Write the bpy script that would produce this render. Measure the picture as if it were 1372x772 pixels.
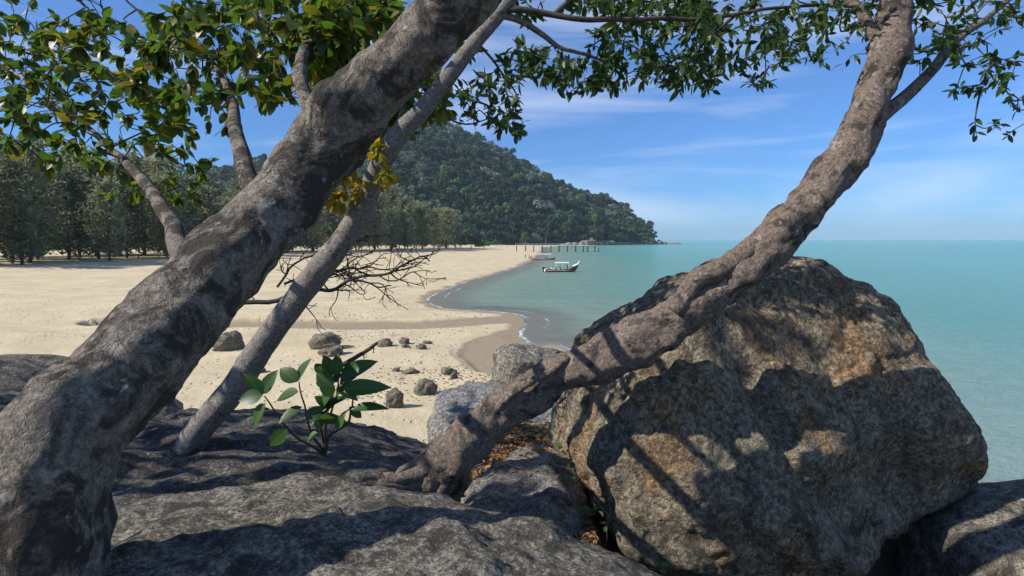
import bpy, bmesh, math, random
import numpy as np
from mathutils import Vector, Matrix, Euler

R = math.radians
rng = np.random.default_rng(7)
random.seed(7)
scene = bpy.context.scene
for o in list(bpy.data.objects):
    bpy.data.objects.remove(o)
COL = scene.collection

# ------------------------------------------------------------------ camera
CAMZ = 7.6
FPX = 741.0                      # focal length in pixels of the 1372 px wide photograph
PITCH = math.atan(65.0 / FPX)
cam = bpy.data.cameras.new('camera')
cam.sensor_fit = 'HORIZONTAL'
cam.sensor_width = 36.0
cam.lens = 36.0 * FPX / 1372.0
cam.clip_start = 0.05
cam.clip_end = 30000
cam_o = bpy.data.objects.new('camera', cam)
COL.objects.link(cam_o)
cam_o.location = (0, 0, CAMZ)
cam_o.rotation_euler = (R(90) - PITCH, 0, 0)
scene.camera = cam_o

# ------------------------------------------------------------------ sky and sun
SUN_DIR = Vector((-0.75, -0.26, 0.62)).normalized()      # towards the sun: left, a little behind
SUN_EL = math.asin(SUN_DIR.z)
SUN_AZ = math.atan2(SUN_DIR.x, SUN_DIR.y)                  # clockwise from +Y
world = bpy.data.worlds.new('World')
scene.world = world
world.use_nodes = True
wn, wl = world.node_tree.nodes, world.node_tree.links
wn.clear()
w_out = wn.new('ShaderNodeOutputWorld')
w_bg = wn.new('ShaderNodeBackground')
w_sky = wn.new('ShaderNodeTexSky')
w_sky.sky_type = 'NISHITA'
w_sky.sun_disc = False
w_sky.sun_elevation = SUN_EL
w_sky.sun_rotation = SUN_AZ
w_sky.altitude = 0
w_sky.air_density = 1.0
w_sky.dust_density = 0.1
w_sky.ozone_density = 3.5
w_tint = wn.new('ShaderNodeMix'); w_tint.data_type = 'RGBA'; w_tint.blend_type = 'MULTIPLY'
w_tint.inputs[0].default_value = 1.0
w_sep = wn.new('ShaderNodeSeparateXYZ')
w_el = wn.new('ShaderNodeValToRGB')                        # clear tropical air: blue down to the horizon all round
w_el.color_ramp.elements[0].position = 0.0; w_el.color_ramp.elements[0].color = (0.31, 0.66, 1.16, 1)
w_el.color_ramp.elements[1].position = 0.45; w_el.color_ramp.elements[1].color = (0.78, 1.02, 1.35, 1)
w_tc = wn.new('ShaderNodeTexCoord')
w_map = wn.new('ShaderNodeMapping'); w_map.inputs['Scale'].default_value = (1.1, 1.1, 7.0)
w_map.inputs['Rotation'].default_value = (0.12, 0.05, 0.3)
w_noise = wn.new('ShaderNodeTexNoise'); w_noise.inputs['Scale'].default_value = 1.7
w_noise.inputs['Detail'].default_value = 6; w_noise.inputs['Roughness'].default_value = 0.55
w_noise.inputs['Distortion'].default_value = 0.5
w_ramp = wn.new('ShaderNodeMapRange')
w_ramp.inputs[1].default_value = 0.48; w_ramp.inputs[2].default_value = 0.78
w_ramp.inputs[3].default_value = 0.0; w_ramp.inputs[4].default_value = 0.55
w_mix = wn.new('ShaderNodeMix'); w_mix.data_type = 'RGBA'
w_mix.inputs[7].default_value = (8.6, 9.3, 10.6, 1)
wl.new(w_sky.outputs[0], w_tint.inputs[6])
wl.new(w_tc.outputs['Generated'], w_sep.inputs[0]); wl.new(w_sep.outputs[2], w_el.inputs[0]); wl.new(w_el.outputs[0], w_tint.inputs[7])
wl.new(w_tc.outputs['Generated'], w_map.inputs[0])
wl.new(w_map.outputs[0], w_noise.inputs['Vector'])
wl.new(w_noise.outputs[0], w_ramp.inputs[0])
wl.new(w_ramp.outputs[0], w_mix.inputs[0])
wl.new(w_tint.outputs[2], w_mix.inputs[6])
wl.new(w_mix.outputs[2], w_bg.inputs[0])
w_bg.inputs[1].default_value = 0.09
wl.new(w_bg.outputs[0], w_out.inputs[0])

sun = bpy.data.lights.new('sun', 'SUN')
sun.energy = 5.0
sun.angle = R(0.5)
sun.color = (1.0, 0.94, 0.84)
sun_o = bpy.data.objects.new('sun', sun)
COL.objects.link(sun_o)
sun_o.rotation_euler = SUN_DIR.to_track_quat('Z', 'Y').to_euler()
sun_o.location = (-60, 10, 90)

scene.view_settings.view_transform = 'Standard'
scene.view_settings.look = 'None'
scene.view_settings.gamma = 1.0
scene.view_settings.use_curve_mapping = False
scene.view_settings.exposure = 0.35

# ------------------------------------------------------------------ helpers
def P(px, py, Y):
    """world point seen at photograph pixel (px, py) at distance Y in front"""
    u = (px - 686.0) / FPX
    v = (386.0 - py) / FPX
    t = Y / (v * math.sin(PITCH) + math.cos(PITCH))
    return Vector((u * t, Y, CAMZ + (v * math.cos(PITCH) - math.sin(PITCH)) * t))

def G(px, py, z=0.0):
    """point of the level z seen at that pixel"""
    v = (386.0 - py) / FPX
    zc = v * math.cos(PITCH) - math.sin(PITCH)
    t = (z - CAMZ) / zc
    return Vector(((px - 686.0) / FPX * t, t * (v * math.sin(PITCH) + math.cos(PITCH)), z))

def _h(ix, iy, iz, seed):
    n = (ix * 374761393 + iy * 668265263 + iz * 2147483647 + seed * 1274126177) & 0xFFFFFFFF
    n = ((n ^ (n >> 13)) * 1274126177) & 0xFFFFFFFF
    n = ((n ^ (n >> 16)) * 2246822519) & 0xFFFFFFFF
    return ((n ^ (n >> 15)) & 0xFFFFFF) / float(0xFFFFFF)

def vnoise(p, seed=0):
    p = np.asarray(p, float)
    i = np.floor(p).astype(np.int64)
    f = p - i
    f = f * f * f * (f * (f * 6 - 15) + 10)
    r = 0
    for dx in (0, 1):
        wx = f[:, 0] if dx else 1 - f[:, 0]
        for dy in (0, 1):
            wy = f[:, 1] if dy else 1 - f[:, 1]
            for dz in (0, 1):
                wz = f[:, 2] if dz else 1 - f[:, 2]
                r = r + wx * wy * wz * _h(i[:, 0] + dx, i[:, 1] + dy, i[:, 2] + dz, seed)
    return r * 2 - 1

def fbm(p, octv=4, seed=0, gain=0.5, lac=2.03):
    p = np.asarray(p, float)
    a, s = 1.0, 0
    for k in range(octv):
        s = s + a * vnoise(p + 17.3 * k, seed + k)
        p = p * lac
        a *= gain
    return s

def mesh(name, v, f, mats=(), smooth=True, fm=None):
    me = bpy.data.meshes.new(name)
    v = np.asarray(v, float)
    if isinstance(f, np.ndarray):
        n = f.shape[1]
        me.vertices.add(len(v)); me.vertices.foreach_set('co', v.ravel())
        me.loops.add(f.size); me.loops.foreach_set('vertex_index', f.ravel().astype(np.int32))
        me.polygons.add(len(f)); me.polygons.foreach_set('loop_start', np.arange(0, f.size, n, dtype=np.int32))
    else:
        me.from_pydata([tuple(x) for x in v], [], [tuple(map(int, x)) for x in f])
    me.update(calc_edges=True)
    me.validate()
    for m in mats:
        me.materials.append(m)
    if fm is not None:
        me.polygons.foreach_set('material_index', np.asarray(fm, np.int32))
    me.polygons.foreach_set('use_smooth', np.full(len(me.polygons), bool(smooth)))
    me.update()
    return me

def link(name, data=None, parent=None, loc=None, rot=None):
    o = bpy.data.objects.new(name, data)
    COL.objects.link(o)
    if parent is not None:
        o.parent = parent
    if loc is not None:
        o.location = loc
    if rot is not None:
        o.rotation_euler = rot
    return o

def tag(o, label=None, cat=None, group=None, kind=None):
    if label: o['label'] = label
    if cat: o['category'] = cat
    if group: o['group'] = group
    if kind: o['kind'] = kind
    return o

class MB:
    """collects shapes for one mesh"""
    def __init__(s):
        s.v, s.f, s.n = [], [], 0
    def add(s, v, f):
        s.v.append(np.asarray(v, float))
        s.f += [tuple(int(i) + s.n for i in q) for q in f]
        s.n += len(v)
        return s
    def box(s, c, d, rz=0, bev=0):
        x, y, z = d[0] / 2, d[1] / 2, d[2] / 2
        v = np.array([(a * x, b * y, e * z) for a in (-1, 1) for b in (-1, 1) for e in (-1, 1)])
        cz, sz = math.cos(rz), math.sin(rz)
        v = np.c_[v[:, 0] * cz - v[:, 1] * sz, v[:, 0] * sz + v[:, 1] * cz, v[:, 2]] + np.array(c)
        return s.add(v, [(0, 1, 3, 2), (4, 6, 7, 5), (0, 4, 5, 1), (2, 3, 7, 6), (0, 2, 6, 4), (1, 5, 7, 3)])
    def tube(s, pts, rad, seg=8, cap=True):
        v, f = tube(pts, rad, seg, cap)
        return s.add(v, f)
    def mesh(s, name, mat, smooth=True):
        return mesh(name, np.concatenate(s.v), s.f, [mat] if mat else [], smooth)

def catmull(pts, k=6, rad=None):
    p = np.array([tuple(x) for x in pts], float)
    q = np.vstack([2 * p[0] - p[1], p, 2 * p[-1] - p[-2]])
    out, ro = [], []
    for i in range(len(p) - 1):
        a, b, c, d = q[i], q[i + 1], q[i + 2], q[i + 3]
        for j in range(k):
            t = j / k
            out.append(0.5 * (2 * b + (c - a) * t + (2 * a - 5 * b + 4 * c - d) * t * t + (3 * b - a - 3 * c + d) * t ** 3))
            if rad is not None:
                ro.append(rad[i] * (1 - t) + rad[i + 1] * t)
    out.append(p[-1])
    if rad is not None:
        ro.append(rad[-1])
        return np.array(out), np.array(ro)
    return np.array(out)

def tube(pts, rad, seg=8, cap=True):
    p = np.asarray(pts, float)
    n = len(p)
    rad = np.broadcast_to(np.asarray(rad, float), (n,))
    t = np.gradient(p, axis=0)
    t /= np.linalg.norm(t, axis=1)[:, None] + 1e-12
    a = np.array([0, 0, 1.0]) if abs(t[0][2]) < 0.9 else np.array([1.0, 0, 0])
    nx = np.cross(t[0], a); nx /= np.linalg.norm(nx)
    vs = []
    ang = np.arange(seg) / seg * 2 * math.pi
    ca, sa = np.cos(ang)[:, None], np.sin(ang)[:, None]
    for i in range(n):
        nx = nx - t[i] * np.dot(nx, t[i]); nx /= np.linalg.norm(nx) + 1e-12
        ny = np.cross(t[i], nx)
        vs.append(p[i] + rad[i] * (ca * nx + sa * ny))
    v = np.concatenate(vs)
    f = []
    for i in range(n - 1):
        for j in range(seg):
            k = (j + 1) % seg
            f.append((i * seg + j, i * seg + k, (i + 1) * seg + k, (i + 1) * seg + j))
    if cap:
        f.append(tuple(range(seg - 1, -1, -1)))
        f.append(tuple((n - 1) * seg + j for j in range(seg)))
    return v, f

# ------------------------------------------------------------------ materials
class NT:
    def __init__(s, name):
        s.m = bpy.data.materials.new(name); s.m.use_nodes = True
        s.t = s.m.node_tree; s.t.nodes.clear()
        s.out = s.n('ShaderNodeOutputMaterial')
    def n(s, typ, **kw):
        nd = s.t.nodes.new(typ)
        for k, v in kw.items():
            if k.startswith('i_'):
                nd.inputs[k[2:].replace('_', ' ')].default_value = v
            else:
                setattr(nd, k, v)
        return nd
    def l(s, a, b):
        s.t.links.new(a, b)
    def coord(s, which='Object', scale=(1, 1, 1), rot=(0, 0, 0)):
        tc = s.n('ShaderNodeTexCoord'); mp = s.n('ShaderNodeMapping')
        mp.inputs['Scale'].default_value = scale; mp.inputs['Rotation'].default_value = rot
        s.l(tc.outputs[which], mp.inputs[0])
        return mp.outputs[0]
    def pos(s):
        return s.n('ShaderNodeNewGeometry').outputs['Position']
    def scaled(s, vec, scale, rot=(0, 0, 0)):
        mp = s.n('ShaderNodeMapping'); mp.inputs['Scale'].default_value = scale; mp.inputs['Rotation'].default_value = rot
        s.l(vec, mp.inputs[0]); return mp.outputs[0]
    def noise(s, vec, scale, detail=4, rough=0.55, dist=0.0):
        nd = s.n('ShaderNodeTexNoise')
        nd.inputs['Scale'].default_value = scale; nd.inputs['Detail'].default_value = detail
        nd.inputs['Roughness'].default_value = rough; nd.inputs['Distortion'].default_value = dist
        s.l(vec, nd.inputs['Vector']); return nd.outputs[0]
    def vor(s, vec, scale, feature='F1'):
        nd = s.n('ShaderNodeTexVoronoi', feature=feature); nd.inputs['Scale'].default_value = scale
        s.l(vec, nd.inputs['Vector']); return nd.outputs[0]
    def rng(s, val, a, b, c=0.0, d=1.0):
        nd = s.n('ShaderNodeMapRange')
        nd.interpolation_type = 'SMOOTHSTEP'
        for i, x in enumerate((a, b, c, d)):
            nd.inputs[i + 1].default_value = x
        s.l(val, nd.inputs[0]); return nd.outputs[0]
    def mix(s, fac, a, b, mode='MIX'):
        nd = s.n('ShaderNodeMix'); nd.data_type = 'RGBA'; nd.blend_type = mode
        for idx, x in ((0, fac), (6, a), (7, b)):
            if hasattr(x, 'links') or isinstance(x, bpy.types.NodeSocket):
                s.l(x, nd.inputs[idx])
            else:
                nd.inputs[idx].default_value = x if idx == 0 else (*x, 1)
        return nd.outputs[2]
    def math(s, op, a, b=None):
        nd = s.n('ShaderNodeMath', operation=op)
        for idx, x in ((0, a), (1, b)):
            if x is None: continue
            if isinstance(x, bpy.types.NodeSocket): s.l(x, nd.inputs[idx])
            else: nd.inputs[idx].default_value = x
        return nd.outputs[0]
    def bump(s, h, strength=0.5, dist=0.02, normal=None):
        nd = s.n('ShaderNodeBump'); nd.inputs['Strength'].default_value = strength; nd.inputs['Distance'].default_value = dist
        s.l(h, nd.inputs['Height'])
        if normal is not None: s.l(normal, nd.inputs['Normal'])
        return nd.outputs[0]
    def attr(s, name, out=2):
        nd = s.n('ShaderNodeAttribute', attribute_name=name); return nd.outputs[out]
    def bsdf(s, col, rough=0.8, normal=None, spec=0.3):
        b = s.n('ShaderNodeBsdfPrincipled')
        if isinstance(col, bpy.types.NodeSocket): s.l(col, b.inputs['Base Color'])
        else: b.inputs['Base Color'].default_value = (*col, 1)
        if isinstance(rough, bpy.types.NodeSocket): s.l(rough, b.inputs['Roughness'])
        else: b.inputs['Roughness'].default_value = rough
        b.inputs['Specular IOR Level'].default_value = spec
        if normal is not None: s.l(normal, b.inputs['Normal'])
        return b
    def done(s, shader):
        s.l(shader.outputs[0] if hasattr(shader, 'outputs') else shader, s.out.inputs[0]); return s.m

def m_plain(name, col, rough=0.6, var=0.15, scale=4.0):
    t = NT(name); v = t.coord()
    n = t.noise(v, scale, 4)
    c = t.mix(t.rng(n, 0.3, 0.7), tuple(x * (1 - var) for x in col), tuple(min(1, x * (1 + var)) for x in col))
    return t.done(t.bsdf(c, rough))

def m_rock(name, base=(0.24, 0.225, 0.20), dark=(0.06, 0.055, 0.05), pale=(0.42, 0.41, 0.38), warm=(0.33, 0.21, 0.11),
           scale=1.0, darkamt=0.5, paleamt=0.5, warmamt=0.3, streak=0.0, bump=0.6):
    t = NT(name); v = t.coord()
    mid = t.noise(v, 4.0 * scale, 6, 0.7, 0.0)
    fin = t.noise(v, 22.0 * scale, 6, 0.7)
    grain = t.noise(v, 120.0 * scale, 3, 0.7)
    c = t.mix(t.rng(mid, 0.35, 0.65), tuple(x * 0.72 for x in base), tuple(x * 1.2 for x in base))
    w = t.noise(t.scaled(v, (1, 1, 0.6)), 1.6 * scale, 4, 0.6, 0.6)
    c = t.mix(t.rng(w, 0.62 - 0.25 * warmamt, 0.75, 0, min(1, warmamt * 1.6)), c, warm)
    pl = t.vor(t.scaled(v, (1, 1, 1)), 9 * scale)
    vg = t.n('ShaderNodeTexVoronoi'); vg.inputs['Scale'].default_value = 46.0 * max(1.0, scale ** 0.4) if scale > 0.5 else 14.0 * scale / 0.35
    t.l(v, vg.inputs['Vector'])
    gs = t.n('ShaderNodeSeparateColor'); t.l(vg.outputs['Color'], gs.inputs[0])
    c = t.mix(1.0, c, t.mix(gs.outputs[0], (0.62, 0.62, 0.62), (1.36, 1.35, 1.33)), 'MULTIPLY')
    c = t.mix(t.rng(gs.outputs[1], 0.86, 0.9, 0, 0.65), c, pale)
    c = t.mix(1.0, c, t.mix(t.rng(fin, 0.38, 0.62), (0.5, 0.5, 0.5), (1.4, 1.38, 1.33)), 'MULTIPLY')
    plm = t.math('MULTIPLY', t.rng(fin, 0.55 - 0.12 * paleamt, 0.68), t.rng(mid, 0.42, 0.6))
    c = t.mix(t.math('MULTIPLY', plm, paleamt), c, pale)
    dk = t.noise(v, 2.3 * scale, 8, 0.75, 0.1)
    c = t.mix(t.rng(dk, 0.62 - 0.24 * darkamt, 0.72 - 0.20 * darkamt, 0, 0.9), c, dark)
    dk2 = t.noise(v, 9.0 * scale, 6, 0.8, 0.0)
    c = t.mix(t.rng(dk2, 0.62 - 0.16 * darkamt, 0.70 - 0.14 * darkamt, 0, 0.7), c, dark)
    if streak:
        st = t.noise(t.scaled(v, (5.5, 5.5, 0.45)), 1.0, 5, 0.6, 0.6)
        c = t.mix(t.rng(st, 0.5, 0.68, 0, streak), c, dark)
        st2 = t.noise(t.scaled(v, (7, 7, 0.5)), 1.1, 5, 0.6, 0.3)
        c = t.mix(t.rng(st2, 0.56, 0.7, 0, streak * 0.7), c, tuple(x * 0.9 for x in pale))
    c = t.mix(t.rng(grain, 0.3, 0.7, 0, 1), t.mix(0.5, c, (0.03, 0.03, 0.03)), c) if False else c
    sp = t.rng(grain, 0.36, 0.5, 0.8, 0)
    c = t.mix(sp, c, dark)
    sp2 = t.rng(t.noise(v, 75 * scale, 2, 0.6), 0.62, 0.7, 0, 0.5)
    c = t.mix(sp2, c, pale)
    cr = t.rng(t.vor(t.scaled(v, (1.0, 1.0, 1.5)), 1.3 * scale, 'DISTANCE_TO_EDGE'), 0.0, 0.03, 0, 1)
    h = t.math('ADD', t.math('MULTIPLY', mid, 1.6), t.math('ADD', t.math('MULTIPLY', fin, 0.9), t.math('MULTIPLY', grain, 0.25)))
    h = t.math('ADD', h, t.math('MULTIPLY', gs.outputs[0], 0.10))
    nb = t.bump(h, min(1.0, bump * 1.6), 0.08 / scale)
    return t.done(t.bsdf(c, 0.9, nb, 0.15))

def m_bark(name, base, dark, pale, scale=1.0, bump=0.6, darkamt=0.5):
    t = NT(name); v = t.coord()
    a = t.noise(v, 5 * scale, 6, 0.65, 0.5)
    b = t.noise(v, 26 * scale, 5, 0.7, 0.4)
    c = t.noise(v, 90 * scale, 4, 0.7)
    col = t.mix(t.rng(b, 0.32, 0.68), tuple(x * 0.58 for x in base), tuple(x * 1.22 for x in base))
    col = t.mix(1.0, col, t.mix(t.rng(c, 0.36, 0.64), (0.78, 0.78, 0.78), (1.14, 1.13, 1.12)), 'MULTIPLY')
    col = t.mix(t.rng(a, 0.56 , 0.68, 0, 0.75), col, pale)
    d = t.noise(t.scaled(v, (1, 1, 1)), 3.1 * scale, 6, 0.7, 0.8)
    col = t.mix(t.rng(d, 0.60 - 0.16 * darkamt, 0.70 - 0.14 * darkamt, 0, 0.9), col, dark)
    col = t.mix(t.rng(c, 0.33, 0.45, 0.6, 0), col, dark)
    wv = t.n('ShaderNodeVectorMath', operation='MULTIPLY_ADD')
    nz3 = t.n('ShaderNodeTexNoise'); nz3.inputs['Scale'].default_value = 9 * scale; nz3.inputs['Detail'].default_value = 3; t.l(v, nz3.inputs['Vector'])
    t.l(nz3.outputs['Color'], wv.inputs[0]); wv.inputs[1].default_value = (.09 / scale,) * 3; t.l(v, wv.inputs[2])
    fis = t.rng(t.vor(t.scaled(wv.outputs[0], (1, 1, .55), (0.3, .75, 0)), 15 * scale, 'DISTANCE_TO_EDGE'), 0.0, 0.09, 1, 0)
    fis = t.math('MULTIPLY', fis, t.rng(a, 0.44, 0.62))
    col = t.mix(t.math('MULTIPLY', fis, 0.32), col, dark)
    lich = t.rng(t.noise(v, 13 * scale, 5, 0.7), 0.60, 0.66, 0, 0.6)
    col = t.mix(lich, col, pale)
    h = t.math('ADD', t.math('MULTIPLY', a, 0.8), t.math('ADD', b, t.math('MULTIPLY', c, 0.35)))
    h = t.math('SUBTRACT', h, t.math('MULTIPLY', fis, 0.2))
    return t.done(t.bsdf(col, 0.88, t.bump(h, bump, 0.045 / scale), 0.15))

def m_leaf(name, cols, trans=0.4, rough=0.42, per='obj', vein=0.0):
    """cols: list of colours picked per leaf (object random or the attribute 'tint')"""
    t = NT(name)
    if per == 'obj':
        r = t.n('ShaderNodeObjectInfo').outputs['Random']
    else:
        r = t.attr('tint')
    cr = t.n('ShaderNodeValToRGB')
    el = cr.color_ramp.elements
    n = len(cols)
    el[0].position = 0; el[0].color = (*cols[0], 1)
    el[1].position = 1; el[1].color = (*cols[-1], 1)
    for i in range(1, n - 1):
        e = el.new(i / (n - 1)); e.color = (*cols[i], 1)
    t.l(r, cr.inputs[0])
    v = t.coord()
    nz = t.noise(v, 30, 3)
    c = t.mix(t.rng(nz, 0.3, 0.7, 0, 0.35), cr.outputs[0], (0.03, 0.045, 0.015))
    if vein:
        sx = t.n('ShaderNodeSeparateXYZ'); t.l(v, sx.inputs[0])
        ax = t.math('ABSOLUTE', sx.outputs[0])
        rib = t.rng(ax, vein * .5, vein, .7, 0)
        wv = t.math('SINE', t.math('MULTIPLY', t.math('SUBTRACT', sx.outputs[1], t.math('MULTIPLY', ax, .55)), 62.0))
        c = t.mix(t.math('MAXIMUM', rib, t.rng(wv, .86, 1.0, 0, .35)), c, (0.10, 0.16, 0.05))
        brown = t.rng(t.noise(t.scaled(v, (1, 1, 1)), 7.0, 5, .7), .64, .7, 0, .8)
        c = t.mix(brown, c, (0.12, 0.08, 0.03))
    b = t.bsdf(c, rough, None, 0.4)
    tr = t.n('ShaderNodeBsdfTranslucent')
    t.l(t.mix(1.0, c, (1.3, 1.5, 0.7), 'MULTIPLY'), tr.inputs[0])
    mx = t.n('ShaderNodeMixShader'); mx.inputs[0].default_value = trans
    t.l(b.outputs[0], mx.inputs[1]); t.l(tr.outputs[0], mx.inputs[2])
    return t.done(mx)

def m_tree(name, cols, trans=0.25, scale=0.6):
    return m_leaf_far(name, cols, trans, scale)

def m_leaf_far(name, cols, trans, scale):
    t = NT(name)
    r = t.n('ShaderNodeObjectInfo').outputs['Random']
    cr = t.n('ShaderNodeValToRGB'); el = cr.color_ramp.elements
    n = len(cols)
    el[0].position = 0; el[0].color = (*cols[0], 1); el[1].position = 1; el[1].color = (*cols[-1], 1)
    for i in range(1, n - 1):
        e = el.new(i / (n - 1)); e.color = (*cols[i], 1)
    t.l(r, cr.inputs[0])
    nz = t.noise(t.coord(), scale, 4, 0.7)
    c = t.mix(1.0, cr.outputs[0], t.mix(t.rng(nz, 0.3, 0.7), (0.6, 0.65, 0.7), (1.35, 1.3, 1.1)), 'MULTIPLY')
    b = t.bsdf(c, 0.6, None, 0.3)
    tr = t.n('ShaderNodeBsdfTranslucent'); t.l(c, tr.inputs[0])
    mx = t.n('ShaderNodeMixShader'); mx.inputs[0].default_value = trans
    t.l(b.outputs[0], mx.inputs[1]); t.l(tr.outputs[0], mx.inputs[2])
    return t.done(mx)

# ------------------------------------------------------------------ plan of the bay
shore_px = [(745, 462), (722, 464), (700, 456), (694, 446), (697, 438), (702, 429), (692, 422), (668, 418.5), (640, 416.5), (612, 416),
            (590, 413), (575, 408), (571, 402), (580, 394), (600, 386), (630, 376), (660, 367.5), (690, 358.5), (705, 352),
            (716, 346), (722, 341), (725, 337), (727, 334), (727, 331.4), (760, 329.8), (800, 328.6), (840, 327.9), (880, 327.2)]
shore = [(70, -220), (24, -40), (15, -4), (12, 10), (8.5, 20), (5.8, 28), (4.2, 35)]
shore += [(G(*q).x, G(*q).y) for q in shore_px]
shore = [tuple(a) for a in catmull([(x, y, 0) for x, y in shore], 3)[:, :2]]
land = shore + [(248, 912), (232, 975), (150, 1120), (-300, 1350), (-1500, 1500), (-1500, -400), (70, -400)]
land = np.array(land)
stream_c = np.array([(G(px, py, 0.25).x, G(px, py, 0.25).y) for px, py in
                     [(150, 441), (300, 440), (422, 439), (500, 438.5), (560, 436.5), (600, 434), (640, 429.5), (690, 424.5)]])
pool_poly = np.array([(G(px, py, 0.15).x, G(px, py, 0.15).y) for px, py in
                      [(694, 436), (672, 442), (655, 448), (636, 457), (624, 470), (622, 480), (630, 491), (648, 500), (690, 505), (720, 500), (735, 470)]])

def seg_dist(p, a, b):
    d = b - a
    t = np.clip(((p - a) @ d) / (d @ d + 1e-12), 0, 1)
    return np.linalg.norm(p - (a + t[:, None] * d), axis=1)

def poly_sd(p, poly):
    """signed distance, positive inside"""
    d = np.full(len(p), 1e9)
    ins = np.zeros(len(p), bool)
    n = len(poly)
    for i in range(n):
        a, b = poly[i], poly[(i + 1) % n]
        d = np.minimum(d, seg_dist(p, a, b))
        c = ((a[1] > p[:, 1]) != (b[1] > p[:, 1]))
        with np.errstate(divide='ignore', invalid='ignore'):
            xx = (b[0] - a[0]) * (p[:, 1] - a[1]) / (b[1] - a[1] + 1e-15) + a[0]
        ins ^= c & (p[:, 0] < xx)
    return np.where(ins, d, -d)

def line_dist(p, pl):
    d = np.full(len(p), 1e9)
    for i in range(len(pl) - 1):
        d = np.minimum(d, seg_dist(p, pl[i], pl[i + 1]))
    return d

def beach_height(xy):
    d = poly_sd(xy, land)
    dp = np.maximum(d, 0)
    z = np.where(d > 0, 0.5 * (1 - np.exp(-dp / 8.0)) + 2.2 * (1 - np.exp(-(dp / 58.0) ** 2)), np.maximum(0.055 * d, -5))
    p3 = np.c_[xy, np.zeros(len(xy))]
    z = z + np.where(d > 0, np.clip(d / 6, 0, 1), 0) * (fbm(p3 * 0.09, 3, 5) * 0.16 + fbm(p3 * 0.9, 3, 9) * 0.02)
    sd = line_dist(xy, stream_c) + fbm(p3 * 0.25, 3, 31) * 0.45
    sx = np.clip((xy[:, 0] + 2.0) / -6.0, 0, 1)             # the channel has banks away from its mouth
    cut = np.clip((2.3 - sd) / 0.3, 0, 1)
    cut = cut * cut * (3 - 2 * cut)
    bedz = np.minimum(z, 0.14 + 0.010 * np.maximum(0, -xy[:, 0]))
    zs = z * (1 - cut) + bedz * cut
    lift = np.exp(-((sd - 2.9) / 0.8) ** 2) * 0.05 * (1 + 2 * (xy[:, 1] > 46)) * sx * (d > 1.0)
    z = np.where(d > 0, zs + lift * (1 - cut), z)
    pd = poly_sd(xy, pool_poly) + fbm(p3 * 0.35, 3, 77) * 0.5
    pc = np.clip((pd + 0.9) / 1.2, 0, 1)
    z = np.where(d > 0, z * (1 - pc) + np.minimum(z, 0.10) * pc, z)
    nz = fbm(p3 * 0.35, 3, 12)
    wet = np.maximum.reduce([np.clip((1.3 + 0.9 * nz - d) / 0.8, 0, 1), np.clip((2.35 - sd) / 0.25, 0, 1), np.clip((pd + 0.45) / 0.35, 0, 1)])
    return z, d, wet

def polar(radii, fine, lim, coarse=6.0):
    a = list(np.arange(-lim, lim + 1e-6, fine)) + list(np.arange(lim + coarse, 360 - lim, coarse))
    a = np.radians(np.array(a))
    n, m = len(a), len(radii)
    rr, aa = np.meshgrid(radii, a, indexing='ij')
    xy = np.c_[(rr * np.sin(aa)).ravel(), (rr * np.cos(aa)).ravel()]
    i, j = np.meshgrid(np.arange(m - 1), np.arange(n), indexing='ij')
    k = (j + 1) % n
    f = np.stack([i * n + j, i * n + k, (i + 1) * n + k, (i + 1) * n + j], -1).reshape(-1, 4)[:, ::-1]
    return xy, f

def geo(*stops):
    out = []
    for a, b, q in stops:
        r = a
        while r < b:
            out.append(r); r *= q
    out.append(stops[-1][1])
    return np.array(out)

def pattr(me, name, vals):
    at = me.attributes.new(name, 'FLOAT', 'POINT')
    at.data.foreach_set('value', np.asarray(vals, np.float32))

# ------------------------------------------------------------------ beach
def m_sand():
    t = NT('sand'); v = t.pos()
    wet = t.attr('wet')
    n1 = t.noise(v, 0.25, 5, 0.6); n2 = t.noise(v, 3.0, 5, 0.65); n3 = t.noise(v, 14, 4, 0.7)
    dry = t.mix(t.rng(n1, 0.35, 0.65), (0.53, 0.435, 0.27), (0.62, 0.525, 0.34))
    dry = t.mix(t.rng(n3, 0.35, 0.65, 0, 0.35), dry, (0.44, 0.35, 0.225))
    # trodden sand: scattered footprints
    vo = t.vor(t.scaled(v, (1.9, 1.5, 0.3)), 1.0)
    foot = t.math('MULTIPLY', t.rng(vo, 0.16, 0.26, 1, 0), t.rng(t.noise(v, 0.13, 3, 0.6), 0.44, 0.6))
    debris = t.math('MULTIPLY', t.rng(t.noise(v, 7.0, 4, 0.75), 0.66, 0.72), t.rng(t.noise(v, 0.2, 3), 0.48, 0.58))
    dry = t.mix(t.math('MULTIPLY', debris, 0.55), dry, (0.16, 0.11, 0.07))
    wetc = t.mix(t.rng(n2, 0.3, 0.7), (0.27, 0.205, 0.125), (0.33, 0.26, 0.165))
    c = t.mix(wet, dry, wetc)
    rough = t.n('ShaderNodeMapRange'); t.l(wet, rough.inputs[0]); rough.inputs[3].default_value = 0.95; rough.inputs[4].default_value = 0.6
    dryf = t.math('SUBTRACT', 1.0, wet)
    h = t.math('ADD', t.math('MULTIPLY', n2, 0.45), t.math('ADD', t.math('MULTIPLY', n3, 0.18), t.math('MULTIPLY', foot, -0.8)))
    h = t.math('MULTIPLY', h, dryf)
    return t.done(t.bsdf(c, rough.outputs[0], t.bump(h, 1.0, 0.16), 0.25))

xy, f = polar(geo((9, 18, 1.03), (18, 110, 1.008), (110, 420, 1.014), (420, 1400, 1.06)), 0.2, 52)
z, d, wet = beach_height(xy)
near = np.clip((16 - np.hypot(xy[:, 0], xy[:, 1])) / 4, 0, 1)
me = mesh('beach', np.c_[xy, z - near * 0.6], f, [m_sand()])
pattr(me, 'wet', wet)
tag(link('beach', me), kind='structure')

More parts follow.
